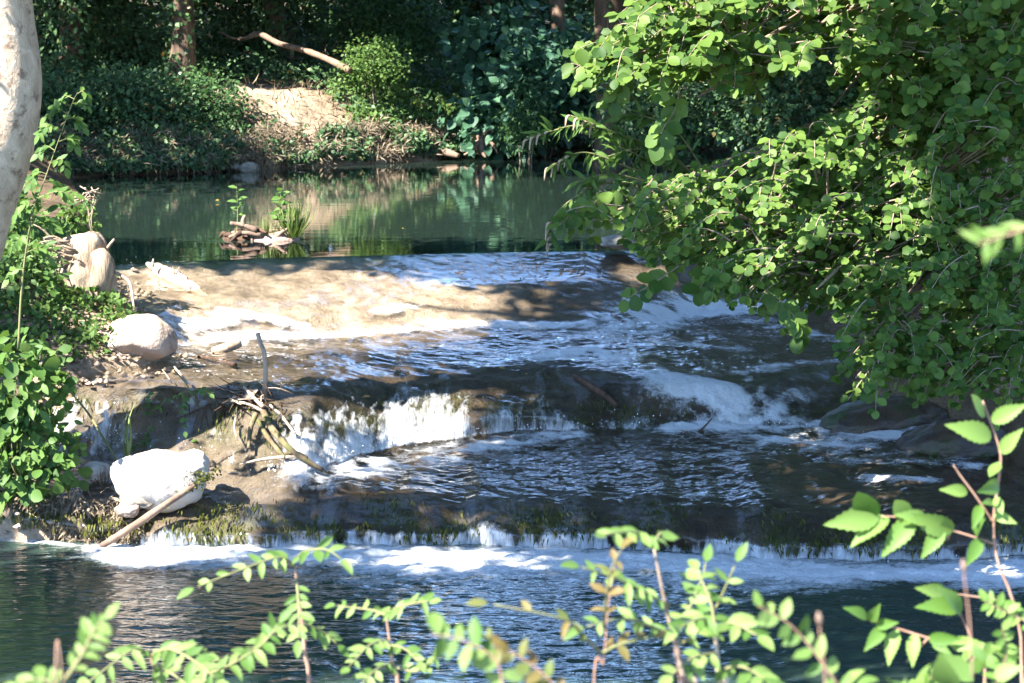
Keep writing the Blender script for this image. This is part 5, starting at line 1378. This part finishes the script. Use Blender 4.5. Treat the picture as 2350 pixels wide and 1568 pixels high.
ash_top('tallest ash seedling, its two long leaves spread over the white foam line', [(712, 1640), (700, 1500), (690, 1400), (676, 1300)],
        [([(676, 1300, 0), (640, 1280, -.04), (560, 1305, -.08), (445, 1350, -.12)], 7), ([(676, 1290, 0), (700, 1265, -.05), (750, 1262, -.08), (785, 1285, -.12)], 5), ([(680, 1330, -.02), (684, 1370, -.08), (686, 1420, -.14), (684, 1470, -.18)], 6),
         ([(700, 1440, 0), (650, 1440, -.1), (560, 1500, -.2), (480, 1520, -.25)], 7), ([(695, 1430, .02), (740, 1450, .05), (775, 1480, .05)], 4)], .042, 3.4, 1)
ash_top('ash seedling with a pale stem tip, spreading low in the corner', [(380, 1640), (360, 1560), (345, 1505)],
        [([(345, 1505, 0), (310, 1490, -.05), (250, 1530, -.1), (185, 1580, -.12)], 7), ([(345, 1505, 0), (390, 1490, -.05), (450, 1520, -.1), (500, 1560, -.12)], 7), ([(350, 1520, 0), (400, 1550, -.05), (440, 1580, -.1)], 5), ([(345, 1510, .02), (420, 1480, .1), (480, 1500, .15)], 5),
         ([(430, 1560, -.05), (520, 1530, -.08), (600, 1480, -.1), (640, 1430, -.1)], 8)], .042, 3.1, 2)
ash_top('ash seedling between the tall one and the blurred leaves', [(915, 1640), (903, 1540), (886, 1410)],
        [([(886, 1412, 0), (910, 1395, -.05), (950, 1385, -.08), (985, 1380, -.1)], 6), ([(890, 1470, 0), (850, 1480, -.06), (800, 1530, -.12)], 6), ([(893, 1480, 0), (930, 1490, -.05), (960, 1520, -.1)], 5), ([(886, 1412, .02), (850, 1400, .06), (770, 1390, .1)], 6),
         ([(898, 1520, 0), (860, 1540, -.1), (820, 1580, -.15)], 5), ([(900, 1530, 0), (960, 1540, -.06), (1010, 1500, -.1)], 5)], .036, 3.2, 3)
ash_top('soft out-of-focus ash seedling close to the lens near the lower corner', [(130, 1660), (150, 1580)],
        [([(150, 1560, 0), (190, 1500, 0), (215, 1450, 0), (240, 1420, 0)], 6), ([(140, 1590, 0), (100, 1560, 0), (40, 1570, 0)], 5)], .030, 2.0, 4, r=.0018)
ash_top('red-tinged seedling with separate leaflets before the brightest foam', [(1360, 1660), (1385, 1520), (1395, 1400), (1410, 1300)],
        [([(1385, 1440, 0), (1392, 1370, -.03), (1402, 1310, -.05), (1425, 1262, -.07)], 4), ([(1380, 1500, 0), (1340, 1460, -.05), (1290, 1420, -.08), (1120, 1385, -.1)], 4), ([(1380, 1500, 0), (1420, 1480, 0), (1500, 1460, 0)], 3)], .036, 2.6, 5, mat=M_RUST1, r=.002)
ash_top('seedling with a flat parasol of leaves on a brown stem over the lowest fall', [(1600, 1680), (1570, 1560), (1530, 1400), (1500, 1255)],
        [([(1500, 1250, 0), (1470, 1225, -.05), (1430, 1222, -.12), (1385, 1228, -.18)], 4), ([(1500, 1250, 0), (1515, 1225, .03), (1530, 1222, .05)], 3), ([(1535, 1390, 0), (1480, 1360, -.05), (1420, 1330, -.1), (1330, 1300, -.14)], 6),
         ([(1560, 1470, 0), (1500, 1440, -.05), (1430, 1420, -.1), (1340, 1440, -.14)], 5), ([(1560, 1480, 0), (1600, 1450, 0), (1640, 1400, 0), (1690, 1290, 0)], 6), ([(1548, 1430, 0), (1580, 1400, .05), (1610, 1330, .1), (1620, 1290, .12)], 5)], .040, 2.8, 6, r=.006, smat=M_TWIG)
ash_top('seedling with a bleached stem among broad leaves right of the parasol one', [(1665, 1680), (1650, 1560), (1640, 1430)],
        [([(1640, 1440, 0), (1610, 1420, -.05), (1560, 1440, -.1)], 4), ([(1640, 1450, 0), (1680, 1430, -.05), (1740, 1460, -.1)], 4), ([(1645, 1500, 0), (1590, 1510, -.05), (1540, 1550, -.1)], 5), ([(1650, 1540, 0), (1700, 1530, -.05), (1760, 1560, -.1)], 5), ([(1640, 1440, 0), (1630, 1380, .05), (1600, 1310, .1)], 5)], .045, 2.7, 7, r=.007, smat=M_BARK_PALE)

def leaf_px(plant, b, t, d, T='serrate', mat=None, dd=0.0, nrm=(-.2, -.85, .45), w=1.0):
    return put_leaf(plant, at_y(b[0], b[1], d), at_y(b[0] + (t[0] - b[0]) * .92, b[1] + (t[1] - b[1]) * .92, d + dd), nrm, T, mat or M_SER1, w * (.66 if T == 'serrate' else .85))
def shoot(label, d, stems, leaves, name='elm_shoot', T='serrate', mat=None, r=.004, smat=None, cat='shoot', group='toothed-leaf shoots in front of the cascade'):
    b = at_y(*stems[0][0], d)
    root = b.copy(); root[2] = ground_at(root[0], root[1]) - .05
    e = empty(name, root, label, cat, group)
    for i, s in enumerate(stems):
        pts = [at_y(x, y, d) for x, y in s]
        if i == 0: pts = [root] + pts
        stem_part(e, pts, [r * .7, r * .55, r * .3] if i == 0 else [r * .5, r * .38, r * .25], smat or M_STEM_RED, n=24)
    for j, l in enumerate(leaves):
        nr = unit(np.array([-.2, -.85, .45]) + .35 * np.array([math.sin(j * 2.7), 0, math.cos(j * 1.9)]))
        leaf_px(e, l[0], l[1], d, l[3] if len(l) > 3 else T, mat, l[2] if len(l) > 2 else -.03, nr)
    return e
shoot('tall toothed-leaf shoot rising in front of the lower foam, with a long side twig', 3.3,
      [[(2345, 1600), (2330, 1400), (2290, 1290), (2280, 1200), (2292, 1100), (2296, 1040), (2270, 960), (2255, 920)], [(2292, 1252), (2200, 1222), (2080, 1190), (2010, 1185)], [(2280, 1200), (2240, 1140), (2210, 1100), (2188, 1068)], [(2330, 1400), (2300, 1380), (2170, 1360)]],
      [((2262, 955), (2215, 902), -.03, 'oval'), ((2275, 1005), (2180, 970)), ((2275, 968), (2355, 925)), ((2297, 1040), (2340, 985)), ((2292, 1060), (2270, 1105), -.03, 'oval'), ((2290, 1110), (2262, 1128), -.05), ((2285, 1140), (2300, 1180), -.03, 'oval'), ((2283, 1160), (2262, 1145)),
       ((2282, 1180), (2330, 1200)), ((2220, 1130), (2162, 1120), -.02), ((2250, 1160), (2235, 1210), -.03), ((2010, 1185), (1965, 1135), -.03, 'round'), ((2020, 1182), (1895, 1205)), ((2040, 1188), (1945, 1242)), ((2100, 1190), (2018, 1275)), ((2085, 1190), (2055, 1150), -.02, 'round'),
       ((2130, 1200), (2065, 1172)), ((2165, 1210), (2115, 1280)), ((2190, 1215), (2085, 1190)), ((2250, 1235), (2220, 1300)), ((2240, 1230), (2245, 1190)), ((2170, 1360), (2110, 1350)), ((2300, 1385), (2350, 1400))])
shoot('arching toothed-leaf shoot with ragged bitten leaves near the lower corner', 3.1,
      [[(2260, 1640), (2240, 1500), (2130, 1465), (2050, 1440), (1990, 1420)], [(2130, 1465), (2080, 1520)], [(2240, 1490), (2200, 1400)]],
      [((1990, 1420), (1945, 1388), -.02), ((1995, 1425), (2015, 1395), -.03), ((2010, 1435), (2055, 1430)), ((2030, 1440), (1985, 1490)), ((2060, 1445), (2030, 1525)), ((2130, 1465), (2205, 1470)), ((2100, 1455), (2090, 1530)), ((2200, 1400), (2110, 1380)), ((2140, 1470), (2180, 1500)), ((2180, 1480), (2260, 1475)), ((2205, 1410), (2170, 1340))])
def blurred_sprig(label, pts, d, n, size, seed, mat=None, T='oval', smat=None):
    return sprig(label, [(x, y, d) for x, y in pts], n, size * .66, seed, mat or M_ASH1, T, .0012, 'foreground_sprig', smat or M_STEM_RED, 'sprig')
blurred_sprig('blurred broad-leaved sprig low down between the pale-stemmed seedlings', [(1160, 1640), (1140, 1520), (1060, 1470), (990, 1455)], 1.9, 12, .040, 11, M_ASH1, 'oval')
blurred_sprig('blurred sprig with rust-edged leaves along the bottom edge', [(1330, 1660), (1260, 1560), (1180, 1500), (1130, 1480)], 2.0, 14, .036, 12, M_RUST1, 'oval')
blurred_sprig('blurred olive sprig arching towards the lower pool', [(1980, 1660), (1900, 1540), (1820, 1440), (1740, 1390)], 2.1, 16, .032, 13, M_ASH1, 'oval')
blurred_sprig('thin sprig of small round leaves at the lower edge', [(2070, 1660), (2110, 1580), (2180, 1530), (2280, 1500)], 2.9, 26, .030, 14, M_SER1, 'round')
blurred_sprig('sprig of small paired leaves just inside the corner', [(2260, 1660), (2290, 1560), (2310, 1500), (2300, 1440)], 2.6, 26, .026, 15, M_SER1, 'oval')
blurred_sprig('sunlit sprig of small oval leaves at the picture edge beside the foam', [(2400, 1460), (2360, 1430), (2300, 1400), (2260, 1380)], 2.9, 18, .030, 16, M_SER1, 'oval')
blurred_sprig('very blurred twig hanging in at the edge beside the willow', [(2400, 500), (2350, 525), (2290, 545), (2245, 560)], 1.5, 8, .030, 17, M_SER1, 'lance')
r = np.random.default_rng(99)
for i, (x, y, d, lab) in enumerate([(2000, 1650, 2.3, 'low bramble clump below the arching shoot'), (2200, 1640, 2.4, 'dense bramble clump filling the bottom corner'), (2330, 1600, 2.8, 'bramble clump of small leaves in the extreme corner')]):
    c = at_y(x, y, d)
    e = leafy_bush('bramble', c, (.13, .10, .05), 34, 0, .036, 'serrate' if i % 2 else 'oval', T_OVAL_LOW, lab, 500 + i, 'bramble', M_ASH1 if i % 3 else M_SER1, group='brambles at the water side', stems=8)
for i, (x, y, d, lab) in enumerate([(1880, 1420, 1.8, 'blurred reddish seed head on a thin stalk before the lower pool'), (2212, 1300, 1.9, 'blurred rust-brown seed head beside the tall toothed-leaf shoot'), (1555, 1500, 2.0, 'blurred dark red bud on the brown-stemmed seedling')]):
    e = empty('seed_head', at_y(x + 20, y + 260, d), lab, 'flower')
    stem_part(e, [at_y(x + 20, y + 260, d), at_y(x + 12, y + 120, d), at_y(x, y + 20, d)], [.0008, .0008, .0006], M_STEM_RED)
    stem_part(e, [at_y(x + 2, y + 18, d), at_y(x, y, d), at_y(x - 3, y - 16, d)], [.0008, .0030, .0008], M_BARK_RED, 'bud', 8, 8)
# ================================================================ SPRAY: beads and threads of water on the falls
def spray(n, w, seed, size, vmin, vmax):
    r = np.random.default_rng(seed)
    m = (cur * ((Vg >= vmin) & (Vg <= vmax))).ravel()
    idx = r.choice(m.size, n, p=m / m.sum())
    p = np.stack([Xg.ravel()[idx], Yb.ravel()[idx], Zb.ravel()[idx]], -1)
    nn = Nrm.reshape(-1, 3)[idx]
    p = p + nn * r.exponential(.022, n)[:, None] + r.normal(size=(n, 3)) * .006
    o_v = np.array([(1, 0, 0), (-1, 0, 0), (0, 1, 0), (0, -1, 0), (0, 0, 1), (0, 0, -1)], float)
    o_f = np.array([(0, 2, 4), (2, 1, 4), (1, 3, 4), (3, 0, 4), (2, 0, 5), (1, 2, 5), (3, 1, 5), (0, 3, 5)])
    s = size * r.uniform(.4, 1.2, n) ** 1.5
    st = np.stack([s, s, s * r.uniform(.8, 2.0, n)], -1)
    v = o_v[None] * st[:, None, :]
    tilt = r.normal(size=n) * .25
    v[:, :, 0] += v[:, :, 2] * tilt[:, None]
    v = v + p[:, None, :]
    f = o_f[None] + (np.arange(n) * 6)[:, None, None]
    return v.reshape(-1, 3), f.reshape(-1, 3)
kk = NT('water_beads')
M_BEAD = kk.done(kk.n('ShaderNodeMixShader', {0: .25, 1: kk.n('ShaderNodeBsdfDiffuse', {'Color': (.85, .87, .9, 1)}).outputs[0], 2: kk.n('ShaderNodeBsdfGlossy', {'Color': (1, 1, 1, 1), 'Roughness': .08}).outputs[0]}).outputs[0])
v1, f1 = spray(700, 0, 1, .0030, 2.9, 3.5)
v2, f2 = spray(900, 0, 2, .0026, 0, .7)
tag(obj('water_spray', np.vstack([v1, v2]), np.vstack([f1, f2 + len(v1)]), M_BEAD), kind='stuff')
